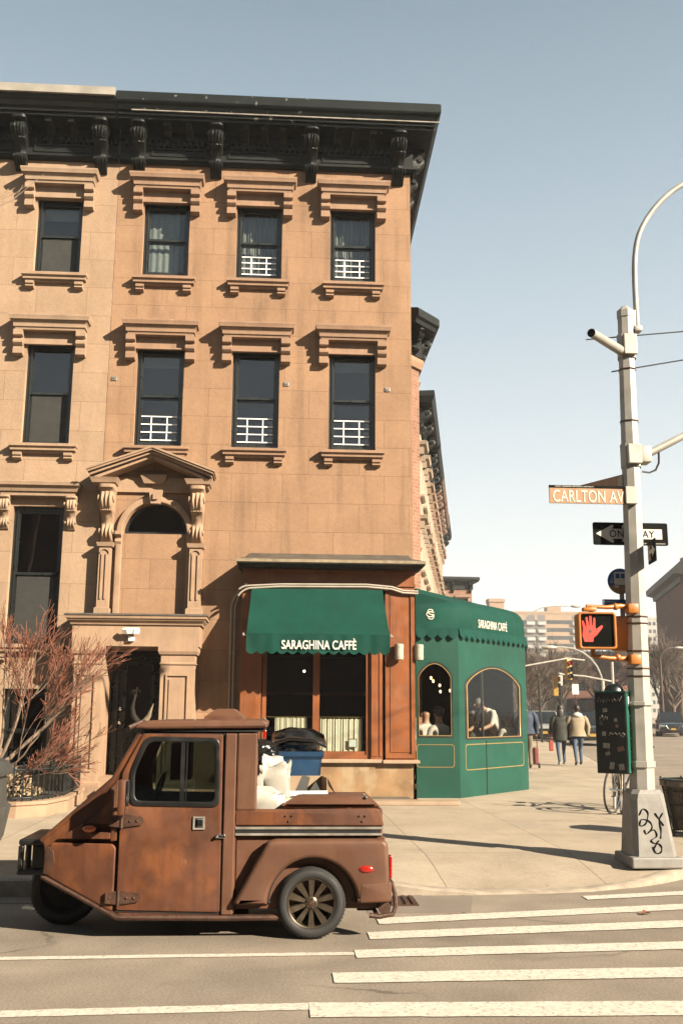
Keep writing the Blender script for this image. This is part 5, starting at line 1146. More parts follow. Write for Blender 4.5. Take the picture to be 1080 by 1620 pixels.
b=bicycle('black bicycle leaning side-on behind the grey pole, rear wheel left of the cabinet',(5.28,15.35,.15),R(14),(.02,.02,.02)); b.rotation_euler=(R(4),0,R(50))
b=bicycle('bicycle with tan frame pointing toward the street, narrow front wheel beside the pole',(5.20,15.4,.15),R(-112),(.35,.17,.06)); b.rotation_euler=(R(-4),0,R(-105))
rk=part('bike_rack',MB().tube([(5.2,15.6,.15)]+[(5.5+.3*math.cos(R(a)),15.6,.75+.3*math.sin(R(a))) for a in range(180,-1,-15)]+[(5.8,15.6,.15)],.024,8),m_steel,smooth=True); tag(rk,'steel hoop bike rack behind the parked bicycles','bike rack')
tr=thing('litter_basket','dark wire litter basket flaring at the top, cut by the right edge','litter basket',(5.02,12.35,.15))
q=MB()
def tp_(a,z,t=0): 
    rr=.20+.10*(z/.66)**1.3+t; return (rr*math.cos(a),rr*math.sin(a),z)
for k in range(44):
    a=2*math.pi*k/44; q.tube([tp_(a,.04),tp_(a,.2),tp_(a,.4),tp_(a,.64)],.0045,4)
part('wire_mesh',q,m_pole_iron,tr,world=False)
q=MB()
for z,rr in ((.04,.014),(.2,.008),(.36,.008),(.52,.008),(.65,.016)): q.tube([tp_(2*math.pi*k/40,z) for k in range(41)],rr,6)
part('hoop',q,m_pole_iron,tr,world=False,smooth=True)
for k in range(6):
    a=2*math.pi*k/6+.3; q=MB().tube([tp_(a,.0,.01),tp_(a,.3,.01),tp_(a,.68,.012)],.013,6); part('stave',q,m_pole_iron,tr,world=False)
part('liner_bag',MB().lathe([(.15,.06),(.19,.1),(.24,.4),(.28,.62),(.31,.66),(.31,.58)],(0,0,0),'Z',24),M('clear_bag',(.20,.16,.11),.3,var=.2),tr,world=False,smooth=True)

# ------------------------------------------------------------------ people
def skin_body(verts,edges,mats,bone_mat,xf,name='body',sub=2):
    me=bpy.data.meshes.new(name); me.from_pydata([v[:3] for v in verts],edges,[]); o=bpy.data.objects.new(name,me); C.objects.link(o)
    md=o.modifiers.new('s','SKIN'); md.use_smooth_shade=True
    sv_=me.skin_vertices[0].data if me.skin_vertices else None
    if sv_ is None: me.skin_vertices.new(); sv_=me.skin_vertices[0].data
    for i,v in enumerate(verts): sv_[i].radius=(v[3],v[4] if len(v)>4 else v[3]); sv_[i].use_root=(i==0)
    m2=o.modifiers.new('u','SUBSURF'); m2.levels=sub; m2.render_levels=sub
    bpy.context.view_layer.update()
    out=bpy.data.meshes.new_from_object(o.evaluated_get(bpy.context.evaluated_depsgraph_get()))
    bpy.data.objects.remove(o); bpy.data.meshes.remove(me)
    out.materials.clear()
    for m in mats: out.materials.append(m)
    E_=[(Vector(verts[a][:3]),Vector(verts[b_][:3])) for a,b_ in edges]
    for p in out.polygons:
        c=p.center; best=1e9;bi=0
        for k,(a,b_) in enumerate(E_):
            d=b_-a; t=max(0,min(1,(c-a).dot(d)/max(d.length_squared,1e-9))); dd=(c-a-d*t).length
            if dd<best: best=dd;bi=k
        p.material_index=bone_mat[bi]; p.use_smooth=True
    if xf: out.transform(xf)
    out.name=name; return out
def face_bits(o,hz,hy,col):   # eyes, nose, mouth on a head centred at (0,hy,hz) facing -Y in the thing's own frame
    part('eye',MB().ball((-.033,hy-.088,hz+.01),.011,8,6).ball((.033,hy-.088,hz+.01),.011,8,6),m_black,o,world=False)
    part('nose',MB().ball((0,hy-.10,hz-.02),(.014,.02,.022),8,6),col,o,world=False,smooth=True)
    part('mouth',MB().ball((0,hy-.088,hz-.055),(.025,.008,.006),8,5),M('lips',(.35,.12,.09),.5),o,world=False)
def walker(lab,loc,rz,h,top,legs,shoes,stride,hairm,coat_len=.0,bulk=1.0,hood=None,longhair=False,bag=None,arms='down'):
    """adult seen walking; faces local -Y"""
    o=thing('person',lab,'person',loc,rz); s=h/1.75
    st_=stride
    V=[(0,0,.95,.15*bulk,.12),      #0 pelvis
       (0,0,1.18,.15*bulk,.115),(0,0,1.38,.17*bulk,.11),(0,-.0,1.47,.07,.065),(0,-.01,1.53,.05,.05),(0,-.015,1.64,.078,.09),(0,-.01,1.70,.065,.075), #1-6 head
       (-.10,-.0,.88,.095*bulk),(-.115,-st_*.5-.03,.50,.062),(-.115,-st_*.55+.04,.10,.042),(-.115,-st_*.55-.10,.035,.036), #7-10 leg a
       (.10,.0,.88,.095*bulk),(.115,st_*.45-.05,.50,.062),(.115,st_*.6+.05,.12,.042),(.115,st_*.6-.09,.035,.036), #11-14
       (-.19*bulk,0,1.40,.062),(-.245*bulk,.03+st_*.25,1.14,.05),(-.24*bulk,-.05+st_*.3,.90,.036),(-.24*bulk,-.07+st_*.3,.82,.03), #15-18
       (.19*bulk,0,1.40,.062),(.245*bulk,.03-st_*.25,1.14,.05),(.24*bulk,-.07-st_*.3,.90,.036),(.24*bulk,-.10-st_*.3,.82,.03)] #19-22
    V=[tuple(c*s for c in v) for v in V]
    Ed=[(0,1),(1,2),(2,3),(3,4),(4,5),(5,6),(0,7),(7,8),(8,9),(9,10),(0,11),(11,12),(12,13),(13,14),(2,15),(15,16),(16,17),(17,18),(2,19),(19,20),(20,21),(21,22)]
    bmx=[0,0,0,3,3,3, 1,1,1,2, 1,1,1,2, 0,0,0,3, 0,0,0,3]
    me=skin_body(V,Ed,[top,legs,shoes,m_skin],bmx,None)
    part('body',me,None,o,world=False)
    if coat_len: # skirt of the coat as clothing
        prof=[]
        q=MB(); nn=24; rows=[(1.46,.085,.075),(1.42,.20,.11),(1.30,.225,.145),(1.05,.215,.15),(.95-coat_len*.5,.235,.165),(.95-coat_len,.24,.175)]
        vs=[]
        for z,rx,ry in rows:
            for k in range(nn):
                a=2*math.pi*k/nn; wob=1+.03*math.sin(a*5+z*7); vs.append((rx*bulk*s*math.cos(a)*wob,ry*bulk*s*math.sin(a)*wob,z*s))
        fs=[(j*nn+k,j*nn+(k+1)%nn,(j+1)*nn+(k+1)%nn,(j+1)*nn+k) for j in range(len(rows)-1) for k in range(nn)]
        q.add(vs,fs)
        for sx,sg_ in ((-1,1),(1,-1)):
            q.tube([(sx*.17*bulk*s,0,1.41*s),(sx*.225*bulk*s,.01,1.33*s),(sx*.265*bulk*s,.03+sg_*st_*.25,1.14*s),(sx*.255*bulk*s,-.05+sg_*st_*.3,.90*s)],[.075*s,.08*s,.07*s,.055*s],12)
        part('coat',q,top,o,world=False,smooth=True,angle=80)
    hm=MB().ball((0,.012*s,1.665*s),(.088*s,.102*s,.108*s),16,10)
    if longhair: hm.ball((0,.075*s,1.50*s),(.10*s,.05*s,.18*s),14,10)
    part('hair',hm,hairm,o,world=False,smooth=True)
    for sx in (-1,1): part('ear',MB().ball((sx*.086*s,-.01,1.63*s),(.012,.02,.03),8,6),m_skin,o,world=False,smooth=True)
    face_bits(o,1.645*s,-.02*s,m_skin)
    if hood: part('hood',MB().ball((0,.07*s,1.46*s),(.15*s,.10*s,.085*s),16,8),hood,o,world=False,smooth=True)
    return o
yw_=28.1
walker('person in long dark olive coat and blue jeans walking away, left of the couple',(7.95,28.2,.15),R(178),1.66,m_olive,m_jeans,m_wshoe,.28,m_hair,coat_len=.22,longhair=True)
walker('person in beige hooded jacket and jeans walking away, right of the couple',(8.40,28.1,.15),R(176),1.66,m_jacketB,m_jeans,m_shoe,.34,m_hair,coat_len=.10,bulk=1.12,hood=m_shirt)
bg_=thing('handbag','small red bag hanging at the side of the walker in the olive coat','bag',(7.64,28.1,.55)); part('pouch',MB().rbox(-.06,.06,-.03,.03,0,.28,.02),M('red_cloth',(.45,.05,.03),.7),bg_,world=False); part('strap',MB().tube([(0,0,.28),(.02,0,.5)],.008,5),m_red,bg_,world=False)
walker('person in navy jacket and khaki trousers half hidden by the green enclosure',(6.50,26.4,.15),R(170),1.78,m_navy,m_tan,m_shoe,.22,m_hair,coat_len=.06,bulk=1.1)
su=thing('shopping_trolley','red wheeled shopping trolley pulled by the person in navy','trolley',(6.78,26.5,.15)); part('trolley_bag',MB().rbox(-.06,.06,-.10,.10,.12,.55,.03),M('red_fabric',(.25,.04,.03),.7),su,world=False); part('trolley_frame',MB().tube([(-.08,.13,.1),(-.08,.15,1.0),(.08,.15,1.0),(.08,.13,.1)],.012,6),m_iron,su,world=False)
for sx in (-1,1): part('trolley_wheel',MB().lathe([(0,-.015),(.07,-.015),(.07,.015),(0,.015)],(sx*.12,.12,.08),'X',14),m_rubber,su,world=False)

def sitter(lab,loc,rz,shirt,hairm,h=1.0,hat=False,bald=False,lean_=0.0,standing=False):
    """seated (or standing, bending) diner; faces local -Y, seat height .45"""
    o=thing('person',lab,'person',loc,rz); L_=lean_
    if not standing:
        V=[(0,0,.55,.15,.13),(0,-.02-L_*.3,.80,.14,.11),(0,-.03-L_*.7,1.0,.16,.10),(0,-.03-L_,1.09,.07,.06),(0,-.04-L_,1.14,.052),(0,-.05-L_,1.25,.078,.09),(0,-.045-L_,1.31,.066,.075),
           (-.10,-.12,.52,.09),(-.13,-.48,.50,.065),(-.13,-.46,.12,.045),(-.13,-.58,.05,.035),
           (.10,-.12,.52,.09),(.13,-.48,.50,.065),(.13,-.46,.12,.045),(.13,-.58,.05,.035),
           (-.19,-.03-L_*.7,1.02,.06),(-.24,-.10-L_*.7,.80,.048),(-.16,-.32-L_,.78,.036),(-.13,-.40-L_,.79,.03),
           (.19,-.03-L_*.7,1.02,.06),(.24,-.10-L_*.7,.80,.048),(.16,-.32-L_,.78,.036),(.13,-.40-L_,.79,.03)]
        hz,hy=1.27,-.05-L_
    else:
        V=[(0,0,.95,.15,.12),(0,-.12,1.15,.14,.11),(0,-.28,1.32,.16,.10),(0,-.36,1.37,.07,.06),(0,-.41,1.40,.052),(0,-.50,1.46,.078,.09),(0,-.53,1.50,.066,.075),
           (-.10,0,.88,.09),(-.11,-.02,.50,.062),(-.11,.02,.10,.045),(-.11,-.10,.04,.035),
           (.10,0,.88,.09),(.11,.05,.50,.062),(.11,.10,.10,.045),(.11,-.02,.04,.035),
           (-.19,-.28,1.32,.06),(-.22,-.38,1.08,.05),(-.18,-.58,.98,.036),(-.16,-.66,.97,.03),
           (.19,-.28,1.32,.06),(.22,-.38,1.08,.05),(.18,-.58,1.0,.036),(.16,-.66,.99,.03)]
        hz,hy=1.48,-.51
    V=[tuple(c*h for c in v) for v in V]
    Ed=[(0,1),(1,2),(2,3),(3,4),(4,5),(5,6),(0,7),(7,8),(8,9),(9,10),(0,11),(11,12),(12,13),(13,14),(2,15),(15,16),(16,17),(17,18),(2,19),(19,20),(20,21),(21,22)]
    part('body',skin_body(V,Ed,[shirt,m_tan,m_shoe,m_skin],[0,0,0,3,3,3,1,1,1,2,1,1,1,2,0,0,3,3,0,0,3,3],None),None,o,world=False)
    if not bald: part('hair',MB().ball((0,(hy+.015)*h,(hz+.025)*h),(.088*h,.10*h,.098*h),16,10),hairm,o,world=False,smooth=True)
    if hat: part('cap',MB().ball((0,(hy+.01)*h,(hz+.06)*h),(.095*h,.108*h,.07*h),16,8).lathe([(0,0),(.12*h,0),(.12*h,.012),(0,.012)],(0,(hy-.04)*h,(hz+.03)*h),'Z',16),m_black,o,world=False,smooth=True)
    for sx in (-1,1): part('ear',MB().ball((sx*.084*h,hy*h,(hz-.02)*h),(.012,.02,.03),8,6),m_skin,o,world=False,smooth=True)
    face_bits(o,hz*h,hy*h,m_skin)
    return o
def chair_t(lab,loc,rz,grp):
    o=thing('cafe_chair',lab,'chair',loc,rz,grp); part('seat',MB().rbox(-.2,.2,-.2,.2,.43,.46,.01),m_wood,o,world=False); part('backrest',MB().rbox(-.19,.19,.18,.21,.5,.85,.01),m_wood,o,world=False)
    for sx in (-.18,.18):
        for sy in (-.18,.18): part('leg',MB().box(sx-.015,sx+.015,sy-.015,sy+.015,0,.43),m_wood,o,world=False)
for k,(nm,x,y,rz,a) in enumerate([('bald person in a pale shirt seated inside the front window of the enclosure',2.62,17.76,R(200),dict(bald=True)),
    ('person in a dark cap and pale top seated inside the front window of the enclosure',2.86,17.78,R(215),dict(hat=True))]):
    sitter(nm,(x,y,.30),rz,m_shirt,m_hair,**a); chair_t('wooden cafe chair under the '+('bald diner' if k==0 else 'diner in the dark cap'),(x,y,.15),rz,'cafe chairs inside the enclosure')
sitter('waiter in a white shirt with grey hair bending over a table inside the enclosure',(4.33,19.75,.28),R(-60),m_shirt,m_grey,standing=True)
sitter('small seated diner in a white top at the right of the corner window',(4.50,19.55,.30),R(-150),m_shirt,M('brown_hair',(.12,.05,.02),.6),h=.93); chair_t('wooden cafe chair under a diner behind the corner window',(4.50,19.55,.28),R(-150),'cafe chairs inside the enclosure')
sitter('diner in dark clothes facing the window inside the enclosure, left of the waiter',(3.80,19.9,.28),R(20),m_olive,m_hair); chair_t('wooden cafe chair under the diner in dark clothes',(3.80,19.9,.28),R(20),'cafe chairs inside the enclosure')
for x,y,lb in ((4.0,19.4,'round cafe table the waiter leans over inside the green enclosure'),(2.78,18.6,'round cafe table in front of the two diners at the front window')):
    o=thing('cafe_table',lb,'table',(x,y,.15),0,'cafe tables inside the enclosure'); part('table_top',MB().lathe([(0,.72),(.32,.72),(.32,.75),(0,.75)],(0,0,0),'Z',24),m_wood,o,world=False); part('pedestal',MB().tube([(0,0,0),(0,0,.72)],.03,8),m_black,o,world=False)

# ------------------------------------------------------------------ planter, fence, dried shrub, young tree at the left
fp_=[(-9,14.3),(-3.55,14.3),(-3.25,14.55),(-3.1,15.2),(-3.2,16.9)]
wl=part('planter_wall',MB().sweep(fp_,[(.07,.0),(.07,.30),(.09,.32),(.09,.36),(-.12,.36),(-.12,.0)]),m_port,merge=True); tag(wl,'low curved brownstone kerb wall round the front garden','garden wall')
so_=part('garden_soil',MB().prism_z([(-9,14.4),(-3.6,14.4),(-3.35,14.7),(-3.2,15.2),(-3.3,17.2),(-9,17.2)],.14,.28),M('soil',(.09,.065,.045),.95,var=.3,vs=8)); tag(so_,kind='structure')
fn=thing('iron_fence','dark painted iron railing curving round the front garden','fence',(-3.6,14.6,.36))
def along(path,step):
    out=[]; 
    for i in range(len(path)-1):
        a=Vector(path[i]);b=Vector(path[i+1]);m=max(1,round((b-a).length/step))
        for k in range(m): out.append(a+(b-a)*k/m)
    out.append(Vector(path[-1])); return out
fpath=[(-6.5,14.32)]+[(-3.6,14.32),(-3.38,14.45),(-3.22,14.8),(-3.12,15.3),(-3.2,16.9)]
part('rail',MB().tube([(x,y,.40) for x,y in fpath],.014,6).tube([(x,y,.78) for x,y in fpath],.017,6),m_pole_iron,fn)
for p in along(fpath,.135): part('picket',MB().box(p.x-.009,p.x+.009,p.y-.009,p.y+.009,.30,.88),m_pole_iron,fn)
rs=random.Random(11); q=MB()
for k in range(420):
    a=rs.uniform(0,2*math.pi);rr=rs.uniform(0,.36)*(1);z=.42+rs.random()**1.5*.40*(1.1-rr/.4); x=-3.72+rr*math.cos(a)*1.2;y=14.75+rr*math.sin(a)*.7
    s_=rs.uniform(.018,.04); d=Vector((rs.gauss(0,1),rs.gauss(0,1),rs.gauss(0,1))).normalized(); e=d.orthogonal().normalized(); f_=d.cross(e)
    c=Vector((x,y,z)); q.add([c-e*s_,c-f_*s_*.7+d*.01,c+e*s_,c+f_*s_*.7-d*.01],[(0,1,2,3)])
dh=thing('dried_hydrangea','dried pale hydrangea heads behind the iron railing','shrub',(-3.72,14.75,.28)); part('flower_heads',q,M('dried_petals',(.50,.38,.22),.9,var=.3,vs=30),dh)
q=MB()
for k in range(24):
    a=rs.uniform(0,6.28); q.tube([(-3.72+.05*math.cos(a),14.75+.05*math.sin(a),.28),(-3.72+.3*math.cos(a),14.75+.2*math.sin(a),.5+rs.random()*.3)],.006,4)
part('stems',q,m_far_bark,dh)
def branchy(mb,p,d,ln,r,depth,rs,spread=.5,up=.1,kids=(2,4),segs=4,mbt=None,rmin=.002,taper=.6,dec=.66):
    pts=[p];rad=[r];dd=d.normalized()
    for k in range(segs):
        dd=(dd+Vector((rs.gauss(0,.13),rs.gauss(0,.13),rs.gauss(0,.10)+up*.3))).normalized(); pts.append(pts[-1]+dd*ln/segs); rad.append(max(r*(1-(1-taper)*(k+1)/segs),rmin))
    (mb if (mbt is None or depth>1) else mbt).tube(pts,rad,6 if r>.02 else 3,cap=False)
    if depth<=0: return
    for k in range(rs.randint(*kids)):
        t=rs.uniform(.35,1.0); i=min(int(t*segs),segs-1); pp=pts[i]+(pts[i+1]-pts[i])*(t*segs-i)
        ax_=Vector((rs.gauss(0,1),rs.gauss(0,1),rs.gauss(0,1))).normalized(); nd=(dd+ax_*spread*rs.uniform(.6,1.3)+Vector((0,0,up))).normalized()
        branchy(mb,pp,nd,ln*dec*rs.uniform(.75,1.2),rad[i]*.62,depth-1,rs,spread,up,kids,max(2,segs-1),mbt,rmin,taper,dec)
    branchy(mb,pts[-1],dd,ln*dec,rad[-1]*.85,depth-1,rs,spread,up,kids,max(2,segs-1),mbt,rmin,taper,dec)
rs=random.Random(21); yt=thing('young_maple','young bare maple with pale limbs and red twigs in the front garden','tree',(-4.0,14.7,.28))
lm_=MB(); tw=MB(); base=Vector((-4.0,14.7,.26))
lm_.tube([base,base+Vector((.02,0,.45)),base+Vector((.10,0,.8))],[.06,.05,.042],10)
for d,ln,r,st_ in [((.85,.0,.70),1.02,.034,.55),((.35,.1,1),.92,.028,.6),((1,-.1,.40),.85,.02,.45),((-.1,0,1),.95,.028,.6),((.95,.1,.12),.60,.014,.30),((.6,-.1,.85),.95,.026,.6),((-.6,0,.9),.9,.03,.6),((1,.1,.1),.65,.013,.5),((.9,.2,.3),.75,.016,.25)]:
    branchy(lm_,base+Vector((st_*.1,0,st_)),Vector(d),ln,r,4,rs,.55,.10,(2,4),5,tw,.0043,.55,.66)
part('limbs',lm_,m_bark,yt); part('twigs',tw,m_twig,yt)
# street tree whose branch tips reach in at the upper left
rs=random.Random(5); stt=thing('street_tree','bare street tree at the left, only its thin branch tips in view','tree',(-6.6,10.6,.15)); q=MB(); tw=MB()
q.tube([(-6.6,10.6,.1),(-6.55,10.6,2.5),(-6.4,10.6,5.0),(-6.1,10.7,7.0)],[.17,.15,.12,.08],12)
for z,d,ln in [(6.9,(.8,.0,.42),2.1),(6.2,(.9,.15,.62),2.0),(6.8,(-.3,.2,1),2.5),(5.5,(-.9,0,.5),2.2)]:
    branchy(q,Vector((-6.15,10.65,z)),Vector(d),ln,.045,3,rs,.4,.03,(1,2),5,tw,.005,.5,.60)
part('limbs',q,m_bark,stt); part('twigs',tw,m_bark,stt)

# ------------------------------------------------------------------ side street row houses
def rowhouse(lab,loc,rz,wd,h,wmat,tmat_,cmat,floors=4,ncol=3,depth=11,stoop=False,crn=.62,nm='row_house',g=None):
    o=thing(nm,lab,'house',loc,rz,g); fh=(h-1.6)/floors; q=.95; cw=wd/ncol
    hs_=[]; wins=[]
    for f in range(floors):
        for c in range(ncol):
            x=cw*(c+.5); z0=.9+fh*f; z1=z0+fh*.62; wins.append((x,z0,z1,f)); hs_.append(rect(x-q/2,x+q/2,z0,z1))
    part('wall',plate([rect(0,wd,0,h)]+hs_,0,.3,wmat,name='wall'),None,o,world=False)
    part('side_wall',MB().box(0,.3,.301,depth,0,h).box(wd-.3,wd,.301,depth,0,h).box(0.301,wd-.301,.301,depth,h-.4,h-.1).box(.301,wd-.301,depth-.3,depth,0,h-.41),wmat,o,world=False)
    for x,z0,z1,f in wins:
        w_=part('window',MB().box(x-q/2,x-q/2+.07,.12,.2,z0,z1).box(x+q/2-.07,x+q/2,.12,.2,z0,z1).box(x-q/2+.07,x+q/2-.07,.12,.2,z1-.07,z1).box(x-q/2+.07,x+q/2-.07,.12,.2,z0,z0+.07).box(x-q/2+.07,x+q/2-.07,.10,.2,(z0+z1)/2-.03,(z0+z1)/2+.03),m_frame,o,world=False)
        part('pane',MB().box(x-q/2+.07,x+q/2-.07,.15,.16,z0+.07,z1-.07),m_paneD,w_,world=False)
        part('window_hood',MB().rectloft(x-q/2-.22,x+q/2+.22,0,[(z1+.04,.12,-.08),(z1+.12,.14,-.06),(z1+.14,.26,0),(z1+.26,.30,.03),(z1+.30,.12,-.05)]).box(x-q/2-.2,x-q/2-.04,-.16,0,z1-.22,z1+.04).box(x+q/2+.04,x+q/2+.2,-.16,0,z1-.22,z1+.04),tmat_,o,world=False)
        part('window_sill',MB().rectloft(x-q/2-.12,x+q/2+.12,0,[(z0-.14,.08,-.04),(z0-.08,.16,0),(z0,.16,0)]),tmat_,o,world=False)
    pth=[(0,depth*.0),(0,0),(wd,0),(wd,depth)]
    cr=part('cornice',MB().sweep([(0,2.0),(0,0),(wd,0),(wd,depth)] ,[(0,h-.95),(.10,h-.95),(.10,h-.30),(crn-.1,h-.28),(crn,h-.08),(crn,h+.10),(crn-.05,h+.14),(0,h+.2)]),cmat,o,world=False)
    nb=ncol+1
    for k in range(nb):
        x=.2+(wd-.4)*k/(nb-1); part('cornice_bracket',scroll(MB(),x,.26,h-.30,1.0,-.0,crn-.15,ridges=3),cmat,cr,world=False,smooth=True,angle=60)
    return o
rz_=math.atan2(.982,.19)
m_dkbrown=M('brown_cornice_paint',(.20,.11,.07),.6,var=.2)
px_,py_=5.0,35.2
specs=[('pale limestone row house with black bracketed cornice, nearest of the side street terrace',6.6,12.9,m_lime,m_lime,m_dark),
 ('row house with black cornice slightly lower than its neighbour on the side street',5.6,12.75,m_lime,m_tanst,m_dark),
 ('row house with brown painted cornice in the middle of the terrace',5.6,12.7,m_tanst,m_tanst,m_dkbrown),
 ('cream row house with brown cornice near the far end of the terrace',5.6,12.6,m_lime,m_lime,m_dkbrown),
 ('last row house of the terrace, tan stone with a deep black cornice end',5.8,12.9,m_tanst,m_tanst,m_dark)]
for lab,wd,h,wmat,tm,cm in specs:
    rowhouse(lab,(px_,py_,.15),rz_,wd,h,wmat,tm,cm,floors=4,ncol=3); px_+=.19*(wd+.02); py_+=.982*(wd+.02)
rowhouse('brick house with dark cornice on the far corner beyond the cross street',(13.7,88.5,.15),R(3),3.6,13.3,m_brick,m_tanst,m_dark,floors=4,ncol=2,depth=8)
# buildings beyond
def block(lab,x,y,rz,wd,dp,h,mat,cols,rows,wz,ww,wh,roofm=None,nm='apartment_block',z0=2.0,balc=(),group=None,cat='building'):
    o=thing(nm,lab,cat,(x,y,0),rz,group); part('wall',MB().box(0,wd,0,dp,0,h),mat,o,world=False); part('parapet',MB().sweep([(0,dp),(0,0),(wd,0),(wd,dp)][::1] if False else [(0,dp),(0,0),(wd,0),(wd,dp)],[(0,h-.5),(.15,h-.5),(.15,h+.3),(0,h+.3)]),roofm or mat,o,world=False)
    n=0; big=MB()
    for r_ in range(rows):
        for c in range(cols):
            xx=wd*(c+.5)/cols; zz=z0+wz*r_
            if any(a<=xx<=b_ for a,b_ in balc): continue
            q=MB().box(xx-ww/2,xx+ww/2,-.03,.0,zz,zz+wh)
            if n<96: part('window',q,m_paneD,o,world=False)
            else: big.box(xx-ww/2,xx+ww/2,-.03,.0,zz,zz+wh)
            n+=1
    if n>96: tag(part('window',big,m_paneD,o,world=False),kind='stuff')
    bm2=MB()
    for a,b_ in balc:
        for r_ in range(rows):
            zz=z0+wz*r_; bm2.box(a+.2,b_-.2,-.9,-.002,zz-.35,zz-.15).box(a+.2,b_-.2,-.9,-.82,zz-.15,zz+.75)
        q=MB().box(a+.1,b_-.1,-.04,-.003,0,h-1); part('balcony_shade_panel',q,M('balcony_shade',(.16,.16,.15),.8,var=.2),o,world=False)  # flat grey panel on the wall stands for shade behind the balconies
    if balc: part('balconies',bm2,M('pale_balcony',(.62,.60,.56),.7),o,world=False)
    return o
m_tower=M('tan_tower_brick',(.50,.33,.20),.9,var=.08,vs=.3); m_palecl=M('pale_cladding',(.55,.52,.47),.8,var=.08)
T1=block('tall tan apartment tower with stacks of white balconies left of the walk signal',82.5,352,R(-2),26,16,37,m_tower,22,12,2.8,1.3,1.4,balc=((.5,2.6),(5.5,8.8),(9.6,12.6),(22.0,25.8)))
part('roof_plant',MB().box(14,19,3,8,37,39.4),m_tower,T1,world=False)
block('pale narrow apartment tower in the gap right of the grey pole',131,352,R(-2),14,16,35.5,m_palecl,9,12,2.8,1.0,1.3,nm='apartment_block')
ch=thing('brick_stack','square brick tower rising behind the terrace roofs','tower',(45.6,208,0)); part('shaft',MB().rectloft(44.1,47.2,210,[(0,3,0),(24.4,3,0),(24.5,3.2,.2),(25.2,3.2,.2)]),m_tanst,ch)
block('tan stone building behind the bare trees left of the traffic lights',28.3,118,R(6),6,12,6.8,m_tanst,3,2,2.7,1.1,1.6,nm='brick_building')
block('dark brick building with gabled top at the end of the street',45.4,165,R(-2),8.5,12,10.2,m_rbrick,3,3,2.9,1.3,1.8,nm='brick_building',roofm=m_dark)
block('red brick building behind the control cabinet',54.3,172,R(-2),9,12,11.9,M('far_red_brick',(.34,.13,.08),.85,var=.2,vs=.4),3,3,3.2,1.3,1.8,nm='brick_building',roofm=m_dark)  # lighter red than the dark brick blocks
block('low dark building at the end of the street behind the parked cars',33,140,R(0),13,10,9,m_rbrick,6,3,2.7,1.2,1.5,nm='brick_building',roofm=m_dark)
block('row of dark brick houses across the street, mirrored in the shop window',-46,-15,0,100,8,10.5,m_rbrick,24,3,3.1,1.1,1.9,nm='brick_building',roofm=m_dark)
RB=thing('brick_building','tall dark red brick corner building at the right edge with black cornice','building',(50,108,0))
part('wall',MB().prism_z([(43.3,104),(75,106),(80,126),(47.9,124)],0,16.6),m_rbrick,RB); 
part('cornice',MB().sweep([(47.9,124),(43.3,104),(75,106)],[(0,15.6),(.3,15.6),(.35,16.1),(1.1,16.3),(1.2,16.9),(.2,17.8),(0,17.8)]),m_dark,RB)
for k in range(5):
    for f in range(4): part('window',MB().box(45+k*2.6,46.2+k*2.6,103.95+k*.16,104.3+k*.16,2.5+f*3.3,4.4+f*3.3),m_paneD,RB)
part('chimney',MB().box(45.2,46.7,108,109,16.6,18.9),m_tanst,RB); part('roof_aerial',MB().tube([(45.8,108.5,18.9),(45.7,108.5,22.6)],.05,5),m_iron,RB)

